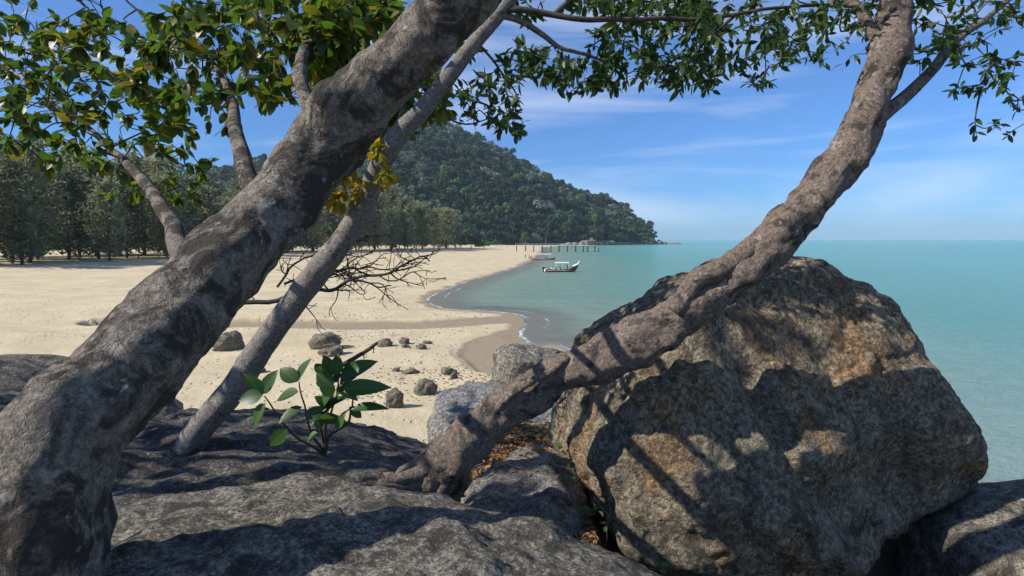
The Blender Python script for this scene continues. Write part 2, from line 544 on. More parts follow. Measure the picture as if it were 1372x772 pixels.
# ------------------------------------------------------------------ sea
def m_sea():
    t = NT('sea_water'); v = t.pos()
    d = t.attr('offshore')
    col = t.n('ShaderNodeValToRGB'); el = col.color_ramp.elements
    dn = t.math('ADD', d, t.math('MULTIPLY', t.math('SUBTRACT', t.noise(v, 0.05, 4, 0.6), 0.5), 14.0))
    t.l(t.rng(dn, -6.0, 160.0), col.inputs[0])
    el[0].position = 0; el[0].color = (0.30, 0.36, 0.24, 1)
    el[1].position = 1; el[1].color = (0.155, 0.40, 0.39, 1)
    e = el.new(0.04); e.color = (0.22, 0.34, 0.24, 1)
    e = el.new(0.18); e.color = (0.13, 0.34, 0.265, 1)
    op = t.math('SUBTRACT', 1.0, t.math('POWER', 0.86, t.math('MAXIMUM', dn, 0.0)))
    op = t.rng(d, 0.0, 7.5, 0.05, 0.97)
    w1 = t.noise(t.scaled(v, (0.45, 1.0, 1), (0, 0, 0.35)), 0.75, 5, 0.68, 0.4)
    w2 = t.noise(t.scaled(v, (0.5, 1.0, 1), (0, 0, -0.2)), 4.0, 4, 0.6)
    w3 = t.noise(t.scaled(v, (0.35, 1.0, 1), (0, 0, 0.2)), 0.14, 3, 0.5)
    h = t.math('ADD', t.math('MULTIPLY', w1, 1.0), t.math('ADD', t.math('MULTIPLY', w2, 0.28), t.math('MULTIPLY', w3, 2.2)))
    nb = t.bump(h, 1.0, 0.45)
    df = t.n('ShaderNodeBsdfDiffuse'); t.l(col.outputs[0], df.inputs[0]); t.l(nb, df.inputs['Normal'])
    tp = t.n('ShaderNodeBsdfTransparent'); tp.inputs[0].default_value = (0.93, 0.97, 0.95, 1)
    body = t.n('ShaderNodeMixShader'); t.l(op, body.inputs[0]); t.l(tp.outputs[0], body.inputs[1]); t.l(df.outputs[0], body.inputs[2])
    gl = t.n('ShaderNodeBsdfGlossy'); gl.inputs['Roughness'].default_value = 0.12; t.l(nb, gl.inputs['Normal'])
    fr = t.n('ShaderNodeFresnel'); fr.inputs['IOR'].default_value = 1.33; t.l(nb, fr.inputs['Normal'])
    s1 = t.n('ShaderNodeMixShader'); t.l(t.math('MULTIPLY', fr.outputs[0], 0.42), s1.inputs[0]); t.l(body.outputs[0], s1.inputs[1]); t.l(gl.outputs[0], s1.inputs[2])
    # foam of the small breakers
    fn = t.noise(v, 0.5, 4, 0.6); fn2 = t.noise(v, 3.5, 4, 0.7)
    wob = t.math('ADD', d, t.math('MULTIPLY', t.math('SUBTRACT', fn, 0.5), 1.2))
    l1 = t.math('MULTIPLY', t.rng(wob, 0.05, 0.2), t.rng(wob, 0.3, 0.6, 1, 0))
    l2 = t.math('MULTIPLY', t.rng(wob, 2.0, 2.15), t.rng(wob, 2.2, 2.5, 1, 0))
    l2 = t.math('MULTIPLY', l2, t.rng(t.noise(v, 0.16, 2), 0.52, 0.62, 0, .6))
    fm = t.math('MULTIPLY', t.math('MAXIMUM', l1, l2), t.rng(fn2, 0.44, 0.6))
    fm = t.math('MULTIPLY', fm, t.rng(t.noise(v, 0.11, 3), 0.36, 0.55))
    fd = t.n('ShaderNodeBsdfDiffuse'); fd.inputs[0].default_value = (0.82, 0.84, 0.84, 1)
    s2 = t.n('ShaderNodeMixShader'); t.l(fm, s2.inputs[0]); t.l(s1.outputs[0], s2.inputs[1]); t.l(fd.outputs[0], s2.inputs[2])
    return t.done(s2)

xy, f = polar(geo((12, 25, 1.05), (25, 110, 1.009), (110, 420, 1.018), (420, 9000, 1.12)), 0.25, 52)
d = poly_sd(xy, land)
me = mesh('sea', np.c_[xy, np.zeros(len(xy))], f, [m_sea()])
pattr(me, 'offshore', -d)
tag(link('sea', me), kind='structure')

# ------------------------------------------------------------------ near hillside ground under the rocks
def ground_z(xy):
    x, y = xy[:, 0], xy[:, 1]
    t = np.clip((y - 6.2) / 8.0, 0, 1)
    z = 5.4 - 5.6 * (t * t * (3 - 2 * t))
    z = z - 0.9 * np.clip((-x - 0.75) / 0.5, 0, 1) * np.clip((y - 3.0) / 1.0, 0, 1) * (1 - t)
    z = z - 0.75 * np.clip((x - 0.62) / 0.35, 0, 1) * np.clip((5.2 - y) / 1.2, 0, 1)
    z = z - np.clip(x - 2.2, 0, 20) * 0.42 - np.clip(-x - 6, 0, 30) * 0.05
    z = z + np.clip(-x - 2.5, 0, 4) * 0.12 * (1 - t)
    return np.maximum(z, -0.9) + fbm(np.c_[xy * 0.9, xy[:, :1] * 0], 4, 3) * 0.12 * (1 - t)
def m_soil():
    t = NT('forest_soil'); v = t.pos()
    a = t.noise(v, 3, 6, 0.7); b = t.noise(v, 30, 5, 0.7)
    c = t.mix(t.rng(a, 0.3, 0.7), (0.05, 0.038, 0.028), (0.13, 0.095, 0.06))
    c = t.mix(t.rng(b, 0.5, 0.7, 0, 0.6), c, (0.22, 0.14, 0.08))
    return t.done(t.bsdf(c, 0.95, t.bump(b, 0.8, 0.03), 0.1))
gx = np.arange(-16, 14.01, 0.2); gy = np.arange(-14, 16.01, 0.2)
X, Y = np.meshgrid(gx, gy, indexing='ij')
xy = np.c_[X.ravel(), Y.ravel()]
n, m = len(gx), len(gy)
i, j = np.meshgrid(np.arange(n - 1), np.arange(m - 1), indexing='ij')
f = np.stack([i * m + j, (i + 1) * m + j, (i + 1) * m + j + 1, i * m + j + 1], -1).reshape(-1, 4)
me = mesh('ground', np.c_[xy, ground_z(xy)], f, [m_soil()])
tag(link('ground', me), kind='structure')

# ------------------------------------------------------------------ hill
H_px = np.array([-420, -150, 0, 200, 422, 500, 545, 575, 600, 650, 700, 740, 780, 820, 850, 870, 880, 886])
H_y = np.array([288, 278, 266, 248, 205, 180, 166, 160, 168, 189, 214, 236, 254, 271, 285, 300, 315, 326])
H_r = np.array([800, 900, 950, 1000, 1050, 1070, 1080, 1080, 1075, 1060, 1040, 1020, 1000, 980, 960, 940, 915, 905])
H_f = np.array([330, 350, 370, 400, 440, 480, 520, 545, 560, 590, 628, 668, 722, 775, 822, 862, 885, 895])
def hill_height(x, y):
    px = 686 + FPX * x / np.maximum(y, 1)
    fo, ri = np.interp(px, H_px, H_f), np.interp(px, H_px, H_r)
    zr = np.maximum(CAMZ + (321 - np.interp(px, H_px, H_y)) / FPX * ri - 13, 0.4)
    s = (y - fo) / (ri - fo)
    u = np.clip(s, 0, 1)
    z = 1.6 + (zr - 1.6) * (0.55 * u + 0.45 * np.sin(u * math.pi / 2))
    z = np.where(s > 1, zr * np.clip(1 - (s - 1) * 1.1, 0, 1), z)
    edge = np.clip(np.minimum(u, 1) * 8, 0, 1)
    z = z + edge * fbm(np.c_[x * 0.012, y * 0.012, x * 0], 3, 44) * 6 * np.clip(zr / 60, 0, 1)
    return z, s, px
pxs = np.concatenate([np.arange(-420, 820, 10.0), np.arange(820, 887, 3.0)])
ss = np.linspace(-0.02, 1.9, 60)
PX, SS = np.meshgrid(pxs, ss, indexing='ij')
Yy = np.interp(PX, H_px, H_f) + SS * (np.interp(PX, H_px, H_r) - np.interp(PX, H_px, H_f))
Xx = (PX - 686) / FPX * Yy
zz, s_, _ = hill_height(Xx.ravel(), Yy.ravel())
zz = np.where(s_ < 0, 0.4, zz)
n, m = PX.shape
i, j = np.meshgrid(np.arange(n - 1), np.arange(m - 1), indexing='ij')
f = np.stack([i * m + j, (i + 1) * m + j, (i + 1) * m + j + 1, i * m + j + 1], -1).reshape(-1, 4)
m_under = m_plain('jungle_floor', (0.03, 0.045, 0.022), 0.95, 0.3, 0.1)
tag(link('hill', mesh('hill', np.c_[Xx.ravel(), Yy.ravel(), zz], f, [m_under])), kind='structure')

# ------------------------------------------------------------------ rocks
_ico = {}
def ico(sub):
    if sub not in _ico:
        bm = bmesh.new(); bmesh.ops.create_icosphere(bm, subdivisions=sub, radius=1)
        _ico[sub] = (np.array([v.co[:] for v in bm.verts]), np.array([[v.index for v in f.verts] for f in bm.faces]))
        bm.free()
    return _ico[sub]

def rock_mesh(name, dims, seed, mat, sub=5, box=2.6, amp=0.12, freq=1.3, facets=7, fine=0.015, warp=None, ffreq=7.0, crack=0.0):
    n, f = ico(sub)
    r = (np.abs(n) ** box).sum(1) ** (-1 / box)
    v = n * r[:, None]
    rg = np.random.default_rng(seed)
    for k in range(facets):
        a = rg.normal(size=3); a /= np.linalg.norm(a)
        o = rg.uniform(0.68, 0.92) * (np.abs(a) ** (box / (box - 1))).sum() ** ((box - 1) / box)
        v = v - a * np.maximum(v @ a - o, 0)[:, None] * 0.88
    v = v + n * (fbm(v * freq + seed * 3.7, 4, seed) * amp)[:, None]
    v = v * np.array(dims)
    if warp is not None:
        v = warp(v, n)
    v = v + n * (fbm(v * ffreq + seed, 4, seed + 50, 0.55) * fine)[:, None]
    if crack:
        c_ = np.abs(fbm(v * np.array([.8, .8, 1.4]) * ffreq * .28 + 5, 3, seed + 90))
        v = v - n * (np.clip(1 - c_ / 0.07, 0, 1) * crack)[:, None]
    return mesh(name, v, f, [mat])

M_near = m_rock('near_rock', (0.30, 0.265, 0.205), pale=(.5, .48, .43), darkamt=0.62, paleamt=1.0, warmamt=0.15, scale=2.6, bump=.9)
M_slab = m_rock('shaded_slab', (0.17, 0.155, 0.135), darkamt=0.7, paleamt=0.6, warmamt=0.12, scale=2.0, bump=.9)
M_mid = m_rock('mid_slab', (0.31, 0.295, 0.265), darkamt=0.4, paleamt=0.7, warmamt=0.15, scale=2.2, bump=.9)
M_bould = m_rock('boulder_rock', (0.34, 0.295, 0.215), dark=(0.07, 0.06, 0.048), pale=(0.50, 0.46, 0.37), warm=(0.42, 0.24, 0.11), darkamt=0.25, paleamt=0.5, warmamt=0.75, streak=0.7, scale=1.0, bump=0.8)
M_blue = m_rock('pale_banded_rock', (0.36, 0.35, 0.34), dark=(0.10, 0.10, 0.11), pale=(0.55, 0.52, 0.49), warm=(0.42, 0.30, 0.2), darkamt=0.35, paleamt=0.6, warmamt=0.25, scale=0.8)
M_shore = m_rock('shore_rock', (0.31, 0.28, 0.23), darkamt=0.42, paleamt=0.6, warmamt=0.45, scale=0.35)
M_beach = m_rock('beach_rock', (0.27, 0.235, 0.175), dark=(0.06, 0.05, 0.04), darkamt=0.45, paleamt=0.35, warmamt=0.4, scale=1.2)
M_head = m_rock('headland_rock', (0.30, 0.27, 0.23), darkamt=0.35, paleamt=0.5, warmamt=0.5, scale=0.12)

# near slab under the camera
o = link('rock_slab', rock_mesh('rock_slab', (1.75, 1.36, 0.75), 11, M_near, 7, 3.0, 0.045, 1.4, 0, 0.05, ffreq=3.2, crack=0.03), loc=(-0.80, 1.80, 5.67), rot=(R(-2), R(2), R(-16)))
tag(o, 'broad grey lichen-mottled rock slab below the tree roots, its top half in sun', 'rock')

# big boulder
def boulder_warp(v, n):
    # fluted hollows running down the face, undercut below
    a = np.arctan2(n[:, 1], n[:, 0])
    fl = np.sin(a * 12 + fbm(np.c_[a * 2, v[:, 2] * 0.7, a * 0], 3, 5) * 2.4)
    side = np.clip(1 - n[:, 2] ** 2, 0, 1)
    v = v + n * (fl * 0.07 * side * (0.5 + 0.7 * np.clip(vnoise(np.c_[a * 1.3, v[:, 2] * .8, a * 0], 8) + .4, 0, 1)))[:, None]
    hol = np.exp(-(((v[:, 0] - 0.15) / 0.55) ** 2 + ((v[:, 2] + 0.55) / 0.5) ** 2)) * np.clip(-n[:, 1], 0, 1)
    v = v + np.array([0.0, 1.0, 0.15]) * (hol * 0.42)[:, None]
    low = np.clip(-v[:, 2] - 0.1, 0, 2)
    v = v + np.c_[low * 0.62, low * 0.05, low * 0]
    return v
o = link('boulder', rock_mesh('boulder', (1.62, 1.25, 1.42), 23, M_bould, 7, 2.5, 0.07, 1.2, 4, 0.05, boulder_warp, 3.2, 0.03), loc=(2.10, 5.0, 5.92), rot=(0, R(-24), R(12)))
tag(o, 'huge ochre-stained boulder with fluted overhanging face under the leaning trunk', 'boulder')

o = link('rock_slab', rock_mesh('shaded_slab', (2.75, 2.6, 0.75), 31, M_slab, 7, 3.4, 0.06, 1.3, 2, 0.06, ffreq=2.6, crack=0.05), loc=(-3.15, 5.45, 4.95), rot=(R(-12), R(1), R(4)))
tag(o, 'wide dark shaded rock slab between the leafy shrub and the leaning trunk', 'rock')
o = link('rock_slab', rock_mesh('mid_slab', (0.52, 1.0, 0.5), 37, M_mid, 6, 2.8, 0.08, 1.4, 3, 0.045, ffreq=3.2, crack=0.03), loc=(0.14, 4.55, 5.14), rot=(R(-2), R(3), R(-14)))
tag(o, 'dappled grey rock slab between the leaning trunk and the huge boulder', 'rock')
o = link('rock', rock_mesh('pale_banded_rock', (1.4, 1.1, 0.75), 41, M_blue, 6, 4.0, 0.06, 1.2, 4, 0.05, ffreq=2.4, crack=.04), loc=(-0.2, 10.3, 3.92), rot=(R(9), R(2), R(10)))
tag(o, 'blocky pale blue-grey rock with a sunlit pinkish top above the sand', 'rock')
o = link('rock', rock_mesh('shore_rock', (2.05, 1.7, 1.35), 47, M_shore, 6, 3.2, 0.11, 1.2, 6, 0.07, ffreq=1.6, crack=.08), loc=(1.15, 27.2, 0.85), rot=(R(4), R(8), R(20)))
tag(o, 'large cracked grey and tan rock at the edge of the wet sand by the water', 'rock')
o = link('rock', rock_mesh('shore_rock_low', (1.35, 1.0, 0.62), 53, M_shore, 6, 2.6, 0.1, 1.4, 6, 0.05, ffreq=1.8), loc=(-0.35, 25.4, 0.45), rot=(R(0), R(-6), R(-12)))
tag(o, 'low rounded brown rock against the foot of the large cracked shore rock', 'rock')

# rocks beyond the frame's edges, continuing the same outcrop
for k, (lc, dm, sd, lab) in enumerate([
    ((-5.6, 4.6, 5.6), (1.5, 1.6, 0.9), 61, 'rounded mossy boulder in shade beside the thick leaning tree'),
    ((-7.4, 8.2, 4.2), (2.0, 1.8, 1.5), 62, 'tall dark boulder behind the wide shaded slab, under the canopy'),
    ((4.9, 4.6, 4.3), (1.5, 1.4, 1.1), 63, 'grey boulder standing lower on the seaward side of the huge boulder'),
    ((6.9, 9.5, 1.9), (2.2, 2.0, 1.5), 64, 'weathered boulder at the waterline beyond the huge boulder'),
    ((9.6, 16.0, 0.5), (2.4, 1.8, 1.1), 65, 'low wave-washed rock standing in the shallows off the outcrop'),
    ((11.5, 9.5, 0.6), (2.0, 1.8, 1.5), 66, 'broad sea boulder at the outer foot of the rocky outcrop')]):
    o = link('boulder', rock_mesh('boulder_side', dm, sd, M_near if k < 2 else M_shore, 5, 2.6, 0.1, 1.3, 6, 0.05, ffreq=2.2), loc=lc, rot=(R(5 * k), R(4), R(30 * k)))
    tag(o, lab, 'boulder')

# stones on the sand
stones = [  # px, py of foot, width px, height px, label
    (434, 468, 42, 22, 'dark rounded boulder on the sand beside a paler flat rock'),
    (440, 477, 36, 11, 'pale flat rock in front of the dark rounded beach boulder'),
    (443, 452, 13, 3, 'small flat dark stone on sand behind the dark rounded boulder'),
    (514, 465, 21, 10, 'brown domed stone on sand at the tip of the dead stick'),
    (541, 461, 16, 9, 'dark peaked stone on sand, the upper one of a close pair'),
    (543, 466, 11, 5, 'small dark stone just below the dark peaked stone'),
    (564, 468, 14, 7, 'small brown stone on sand near the stream, beside a flat grey one'),
    (572, 461, 13, 4, 'flat grey stone half buried beside the small brown stone'),
    (530, 498, 10, 5, 'little dark stone on sand beside the long flat stone'),
    (548, 501, 23, 5, 'long flat brownish stone lying on open sand'),
    (599, 502, 25, 8, 'low mossy flat stone on the trodden sand'),
    (607, 508, 12, 7, 'small grey stone touching the low mossy flat stone'),
    (627, 518, 9, 8, 'small upright stone near the low brown shore rock'),
    (568, 529, 30, 19, 'large wedge-shaped grey stone leaning on the sand'),
    (527, 547, 26, 23, 'large angular brown and grey stone nearest the shaded slab'),
    (507, 524, 6, 3, 'tiny brown stone on sand above the angular stone'),
    (300, 470, 40, 24, 'hump-backed dark stone on the sand among driftwood shade'),
    (230, 486, 26, 12, 'squat tan stone on sand below the hump-backed dark stone'),
    (345, 500, 18, 9, 'low greyish stone on the sand left of the leafy shrub'),
]
for k, (px, py, w, h, lab) in enumerate(stones):
    g = G(px, py, 0.3)
    for _ in range(3):
        zb = beach_height(np.array([[g.x, g.y]]))[0][0]
        g = G(px, py, zb)
    sc = g.y / FPX
    W, Hh = w * sc / 2, h * sc
    o = link('beach_stone', rock_mesh('beach_stone', (W, W * random.uniform(0.65, 0.95), Hh * 0.72), 200 + k, M_beach, 4, 2.3, 0.2, 1.7, 12, 0.05 * W, ffreq=4 / max(W, .2)),
             loc=(g.x, g.y + W * 0.5, zb + Hh * 0.3), rot=(R(random.uniform(-8, 8)), R(random.uniform(-10, 10)), R(random.uniform(0, 40))))
    tag(o, lab, 'stone', 'stones scattered on the beach')

# boulders along the headland
hm = [rock_mesh('headland_boulder', (1.0, 0.9, 0.75), 300 + k, M_head, 3, 2.6, 0.18, 1.4, 7, 0.02) for k in range(5)]
k = 0
for px in np.arange(748, 893, 2.2):
    Yd = float(np.interp(px, [740, 760, 800, 840, 880, 893], [590, 640, 742, 815, 893, 905])) + random.uniform(-9, 6)
    sz = random.choice([1.6, 2.2, 3.0, 3.6, 4.8]) * random.uniform(0.8, 1.2)
    sz *= float(np.interp(px, [745, 790, 884, 885], [.5, 1.15, 1.2, .6]))
    o = link('headland_boulder', hm[k % 5], loc=((px - 686) / FPX * Yd, Yd, sz * 0.35), rot=(random.uniform(-.3, .3), random.uniform(-.3, .3), random.uniform(0, 6)))
    o.scale = (sz * 1.25, sz * 1.1, sz)
    tag(o, 'pale weathered boulder at the waterline of the forested headland', 'boulder', 'boulders along the headland')
    k += 1
for px, w, lab in ((897, 5, 'stubby rock at the inner end of the islet off the headland'), (903, 9, 'long low islet rock standing in the sea off the headland tip'), (911, 3, 'tiny outlying rock past the long islet rock')):
    Yd = 940
    o = link('islet_rock', hm[k % 5], loc=((px - 686) / FPX * Yd, Yd, 0.2)); k += 1
    o.scale = (w * 1.25, 4, 3.4 if w > 4 else 1.6); tag(o, lab, 'rock')

# ------------------------------------------------------------------ forest on the hill
def clump_mesh(name, lobes, nq, size, mats, seed, trunk=None, split=False):
    rg = np.random.default_rng(seed)
    V, F, FM = [], [], []
    n = 0
    for (c, r) in lobes:
        c = np.array(c); r = np.array(r) * np.ones(3)
        d = rg.normal(size=(nq, 3)); d /= np.linalg.norm(d, axis=1)[:, None]
        d[:, 2] = np.where(d[:, 2] < -0.35, -d[:, 2], d[:, 2])
        p = c + d * r * rg.uniform(0.72, 1.08, (nq, 1))
        nn = d + rg.normal(size=(nq, 3)) * 0.5; nn /= np.linalg.norm(nn, axis=1)[:, None]
        a = np.cross(nn, rg.normal(size=(nq, 3))); a /= np.linalg.norm(a, axis=1)[:, None]
        b = np.cross(nn, a)
        s = size * rg.uniform(0.6, 1.3, (nq, 1))
        q = np.stack([p - a * s, p - b * s * 0.7, p + a * s, p + b * s * 0.7], 1).reshape(-1, 3)
        V.append(q); F += [(n + 4 * i, n + 4 * i + 1, n + 4 * i + 2, n + 4 * i + 3) for i in range(nq)]
        FM += [0] * nq; n += 4 * nq
    if trunk:
        tv, tf = tube(*trunk, seg=6)
        V.append(tv); F += [tuple(i + n for i in q) for q in tf]; FM += [1] * len(tf)
    if split:
        return (mesh(name + '_crown', np.concatenate(V[:-1]), F[:-len(tf)], mats[:1], False), mesh(name + '_trunk', tv, tf, mats[1:], True))
    return mesh(name, np.concatenate(V), F, mats, False, FM)

M_trunkfar = m_plain('far_trunk', (0.2, 0.17, 0.14), 0.9)
forest_kinds = [
    ('dark', [(0.016, 0.040, 0.018), (0.03, 0.06, 0.024), (0.022, 0.045, 0.03)], 'dark green jungle tree with a dense rounded crown on the headland slope'),
    ('mid', [(0.05, 0.092, 0.033), (0.062, 0.105, 0.036), (0.045, 0.08, 0.04)], 'mid green jungle tree with a billowing crown on the headland slope'),
    ('bright', [(0.075, 0.15, 0.035), (0.09, 0.17, 0.045), (0.06, 0.13, 0.04)], 'bright green leafy tree standing out on the headland slope'),
    ('grey', [(0.15, 0.19, 0.15), (0.22, 0.25, 0.21), (0.12, 0.155, 0.125)], 'pale grey-green tree with thin silvery foliage on the headland slope'),
    ('tall', [(0.03, 0.058, 0.026), (0.045, 0.078, 0.035)], 'tall emergent tree with a bare pale trunk rising from the headland forest')]
tree_meshes = {}
for ki, (kn, cols, lab) in enumerate(forest_kinds):
    mat = m_tree('jungle_' + kn, cols, 0.22, 0.35)
    lst = []
    for v_ in range(3):
        rg = np.random.default_rng(500 + ki * 10 + v_)
        lobes = []
        tall = kn == 'tall'
        z0 = 9.5 if tall else 4.5
        nl = 9 if tall else 13
        for i in range(nl):
            a = rg.uniform(0, 2 * math.pi); q = math.sqrt(rg.uniform(0, 1))
            rr = (3.4 if tall else 4.6) * q
            zz_ = z0 + rg.uniform(0, 1) * 2.0 + (1 - q * q) * 3.2 - (0.8 if q > .8 else 0)
            lobes.append(((rr * math.cos(a), rr * math.sin(a), zz_), rg.uniform(1.4, 2.5)))
        lobes.append(((0, 0, z0), (3.2, 3.2, 2.2)))
        tr = ([(0, 0, -3), (0.1, 0, 3), (0.2, 0.1, z0 + 1)], [0.45, 0.35, 0.25])
        args = ('jungle_tree_' + kn, lobes, 55 if kn != 'grey' else 38, 0.62, [mat, M_trunkfar], 900 + ki * 7 + v_, tr)
        lst.append((clump_mesh(*args), *clump_mesh(*args, split=True)))
    tree_meshes[kn] = lst

cand = []
for yy in np.arange(330, 1130, 10.5):
    x0, x1 = (-330 - 686) / FPX * yy, (888 - 686) / FPX * yy
    xs = np.arange(x0, x1, 10.5)
    cand.append(np.c_[xs + rng.uniform(-3.6, 3.6, len(xs)), np.full(len(xs), yy) + rng.uniform(-3.6, 3.6, len(xs))])
cand = np.concatenate(cand)
hz, hs, hpx = hill_height(cand[:, 0], cand[:, 1])
ok = (hs > 0.0) & (hs < 1.12) & (hz > 0.9)
cand, hz, hs, hpx = cand[ok], hz[ok], hs[ok], hpx[ok]
kn_noise = fbm(np.c_[cand * 0.012, hz * 0], 3, 70)
pick = rng.uniform(0, 1, len(cand))
kinds = np.where(pick < 0.36, 0, np.where(pick < 0.62, 1, np.where(pick < 0.72 + 0.08 * kn_noise, 2, np.where(pick < 0.95, 3, 4))))
kinds = np.where((kinds == 3) & (hz < 35) & (rng.uniform(0, 1, len(cand)) < 0.75), 1, kinds)
kinds = np.where((kinds == 2) & (hz > 110) & (rng.uniform(0, 1, len(cand)) < 0.6), 0, kinds)
scl = np.clip(np.exp(rng.normal(0.02, 0.33, len(cand))), .5, 2.1)
inframe = (hpx > 612) & (hpx < 888)
front = np.argsort(np.where(inframe, cand[:, 1], 1e9))
single = np.zeros(len(cand), bool)
single[front[:230]] = True
# the ridge line shows against the sky
ridge = np.where((hs > 0.9) & (hs < 1.02) & (hpx > 590) & (hpx < 888))[0]
single[ridge[np.argsort(-hz[ridge] * 0 + rng.uniform(0, 1, len(ridge)))][:70]] = True
for i in np.where(single)[0]:
    kn, cols, lab = forest_kinds[kinds[i]]
    _, crm, trm = tree_meshes[kn][i % 3]
    o = link('jungle_tree', None, loc=(cand[i, 0], cand[i, 1], hz[i] - 0.8), rot=(0, 0, rng.uniform(0, 6.28)))
    s = scl[i]; o.scale = (s, s, s * rng.uniform(0.9, 1.25))
    tag(o, (lab.replace('headland slope', 'ridge line').replace('headland forest', 'ridge line') if hs[i] > .88 else lab), 'tree', 'trees on the headland slope')
    link('crown', crm, o); link('trunk', trm, o)

# the rest of the wood: one object, trees set on points by geometry nodes
rest = np.where(~single)[0]
lib = bpy.data.collections.new('forest_library')
pool_ = []
order = []
for ki, (kn, _, _) in enumerate(forest_kinds):
    for v_ in range(3):
        lo = bpy.data.objects.new('a%02d_jungle_tree' % (ki * 3 + v_), tree_meshes[kn][v_][0])
        lib.objects.link(lo)
me = mesh('forest', np.c_[cand[rest], hz[rest] - 0.8], [], [])
idx = me.attributes.new('pick', 'INT', 'POINT'); idx.data.foreach_set('value', (kinds[rest] * 3 + rest % 3).astype(np.int32))
pattr(me, 'size', scl[rest]); pattr(me, 'turn', rng.uniform(0, 6.28, len(rest)))
fo = link('forest', me)
tag(fo, 'dense mixed jungle covering the upper slopes of the hill', 'forest', kind='stuff')
ng = bpy.data.node_groups.new('forest_scatter', 'GeometryNodeTree')
ng.interface.new_socket('Geometry', in_out='INPUT', socket_type='NodeSocketGeometry')
ng.interface.new_socket('Geometry', in_out='OUTPUT', socket_type='NodeSocketGeometry')
gn = ng.nodes
gi, go = gn.new('NodeGroupInput'), gn.new('NodeGroupOutput')
ci = gn.new('GeometryNodeCollectionInfo'); ci.inputs['Collection'].default_value = lib
ci.inputs['Separate Children'].default_value = True; ci.inputs['Reset Children'].default_value = True
iop = gn.new('GeometryNodeInstanceOnPoints'); iop.inputs['Pick Instance'].default_value = True
def named(nm, typ):
    q = gn.new('GeometryNodeInputNamedAttribute'); q.data_type = typ; q.inputs['Name'].default_value = nm
    return [s_ for s_ in q.outputs if s_.enabled and s_.name == 'Attribute'][0]
cx = gn.new('ShaderNodeCombineXYZ')
ng.links.new(named('turn', 'FLOAT'), cx.inputs[2])
ng.links.new(gi.outputs[0], iop.inputs['Points'])
ng.links.new(ci.outputs[0], iop.inputs['Instance'])
ng.links.new(named('pick', 'INT'), iop.inputs['Instance Index'])
ng.links.new(cx.outputs[0], iop.inputs['Rotation'])
ng.links.new(named('size', 'FLOAT'), iop.inputs['Scale'])
ng.links.new(iop.outputs[0], go.inputs[0])
md = fo.modifiers.new('scatter', 'NODES'); md.node_group = ng

# ------------------------------------------------------------------ casuarinas behind the beach
M_cas = m_tree('casuarina_needles', [(0.25, 0.26, 0.13), (0.30, 0.295, 0.16), (0.20, 0.225, 0.13), (0.27, 0.275, 0.18)], 0.45, 0.25)
M_ctr = m_bark('casuarina_bark', (0.12, 0.10, 0.08), (0.04, 0.035, 0.03), (0.2, 0.17, 0.14), 0.3)
def casuarina(seed, H):
    rg = np.random.default_rng(seed)
    trunk, tr = catmull([(0, 0, -0.4), (rg.uniform(-.3, .3), rg.uniform(-.3, .3), H * .35), (rg.uniform(-.6, .6), rg.uniform(-.6, .6), H * .7), (rg.uniform(-.8, .8), 0, H * .97)], 6, [0.34, 0.27, 0.16, 0.03])
    b = MB(); b.tube(trunk, tr, 7)
    V = []
    nb = 84
    top_w = rg.uniform(.05, .09)
    for k in range(nb):
        t = 0.06 + 0.93 * (k / nb)
        base = np.array([np.interp(t, np.linspace(0, 1, len(trunk)), trunk[:, i]) for i in range(3)])
        a = k * 2.4 + rg.uniform(-.5, .5)
        L = H * (top_w + 0.19 * math.sin(math.pi * min(1, (t * 0.74 + .2))) * (1 - .35 * t)) * rg.uniform(.55, 1.35)
        dirv = np.array([math.cos(a), math.sin(a), rg.uniform(0.35, 0.95)])
        dirv /= np.linalg.norm(dirv)
        tip = base + dirv * L
        mid = (base + tip) / 2 + np.array([0, 0, -0.06 * L])
        br = catmull([base, mid, tip], 4)
        b.tube(br, np.linspace(0.06, 0.012, len(br)), 3, False)
        nn = 30
        tt = rg.uniform(0.2, 1.06, nn)
        pts = np.stack([np.interp(tt, np.linspace(0, 1, len(br)), br[:, i]) for i in range(3)], 1) + rg.normal(size=(nn, 3)) * 0.09 * L
        dd = dirv * rg.uniform(0.1, 0.8, (nn, 1)) + rg.normal(size=(nn, 3)) * 0.5 + np.array([0, 0, -0.15])
        dd /= np.linalg.norm(dd, axis=1)[:, None]
        ln = rg.uniform(0.9, 2.3, (nn, 1))
        sd = np.cross(dd, rg.normal(size=(nn, 3))); sd /= np.linalg.norm(sd, axis=1)[:, None]
        w = rg.uniform(0.12, 0.36, (nn, 1))
        V.append(np.stack([pts - sd * w * .6, pts + dd * ln * .5 - sd * w, pts + dd * ln, pts + dd * ln * .5 + sd * w], 1).reshape(-1, 3))
    V = np.concatenate(V)
    F = np.arange(len(V)).reshape(-1, 4)
    return b.mesh('casuarina_trunk', M_ctr), mesh('casuarina_crown', V, F, [M_cas], False)
cas = [casuarina(60 + k, 26.0) for k in range(4)]
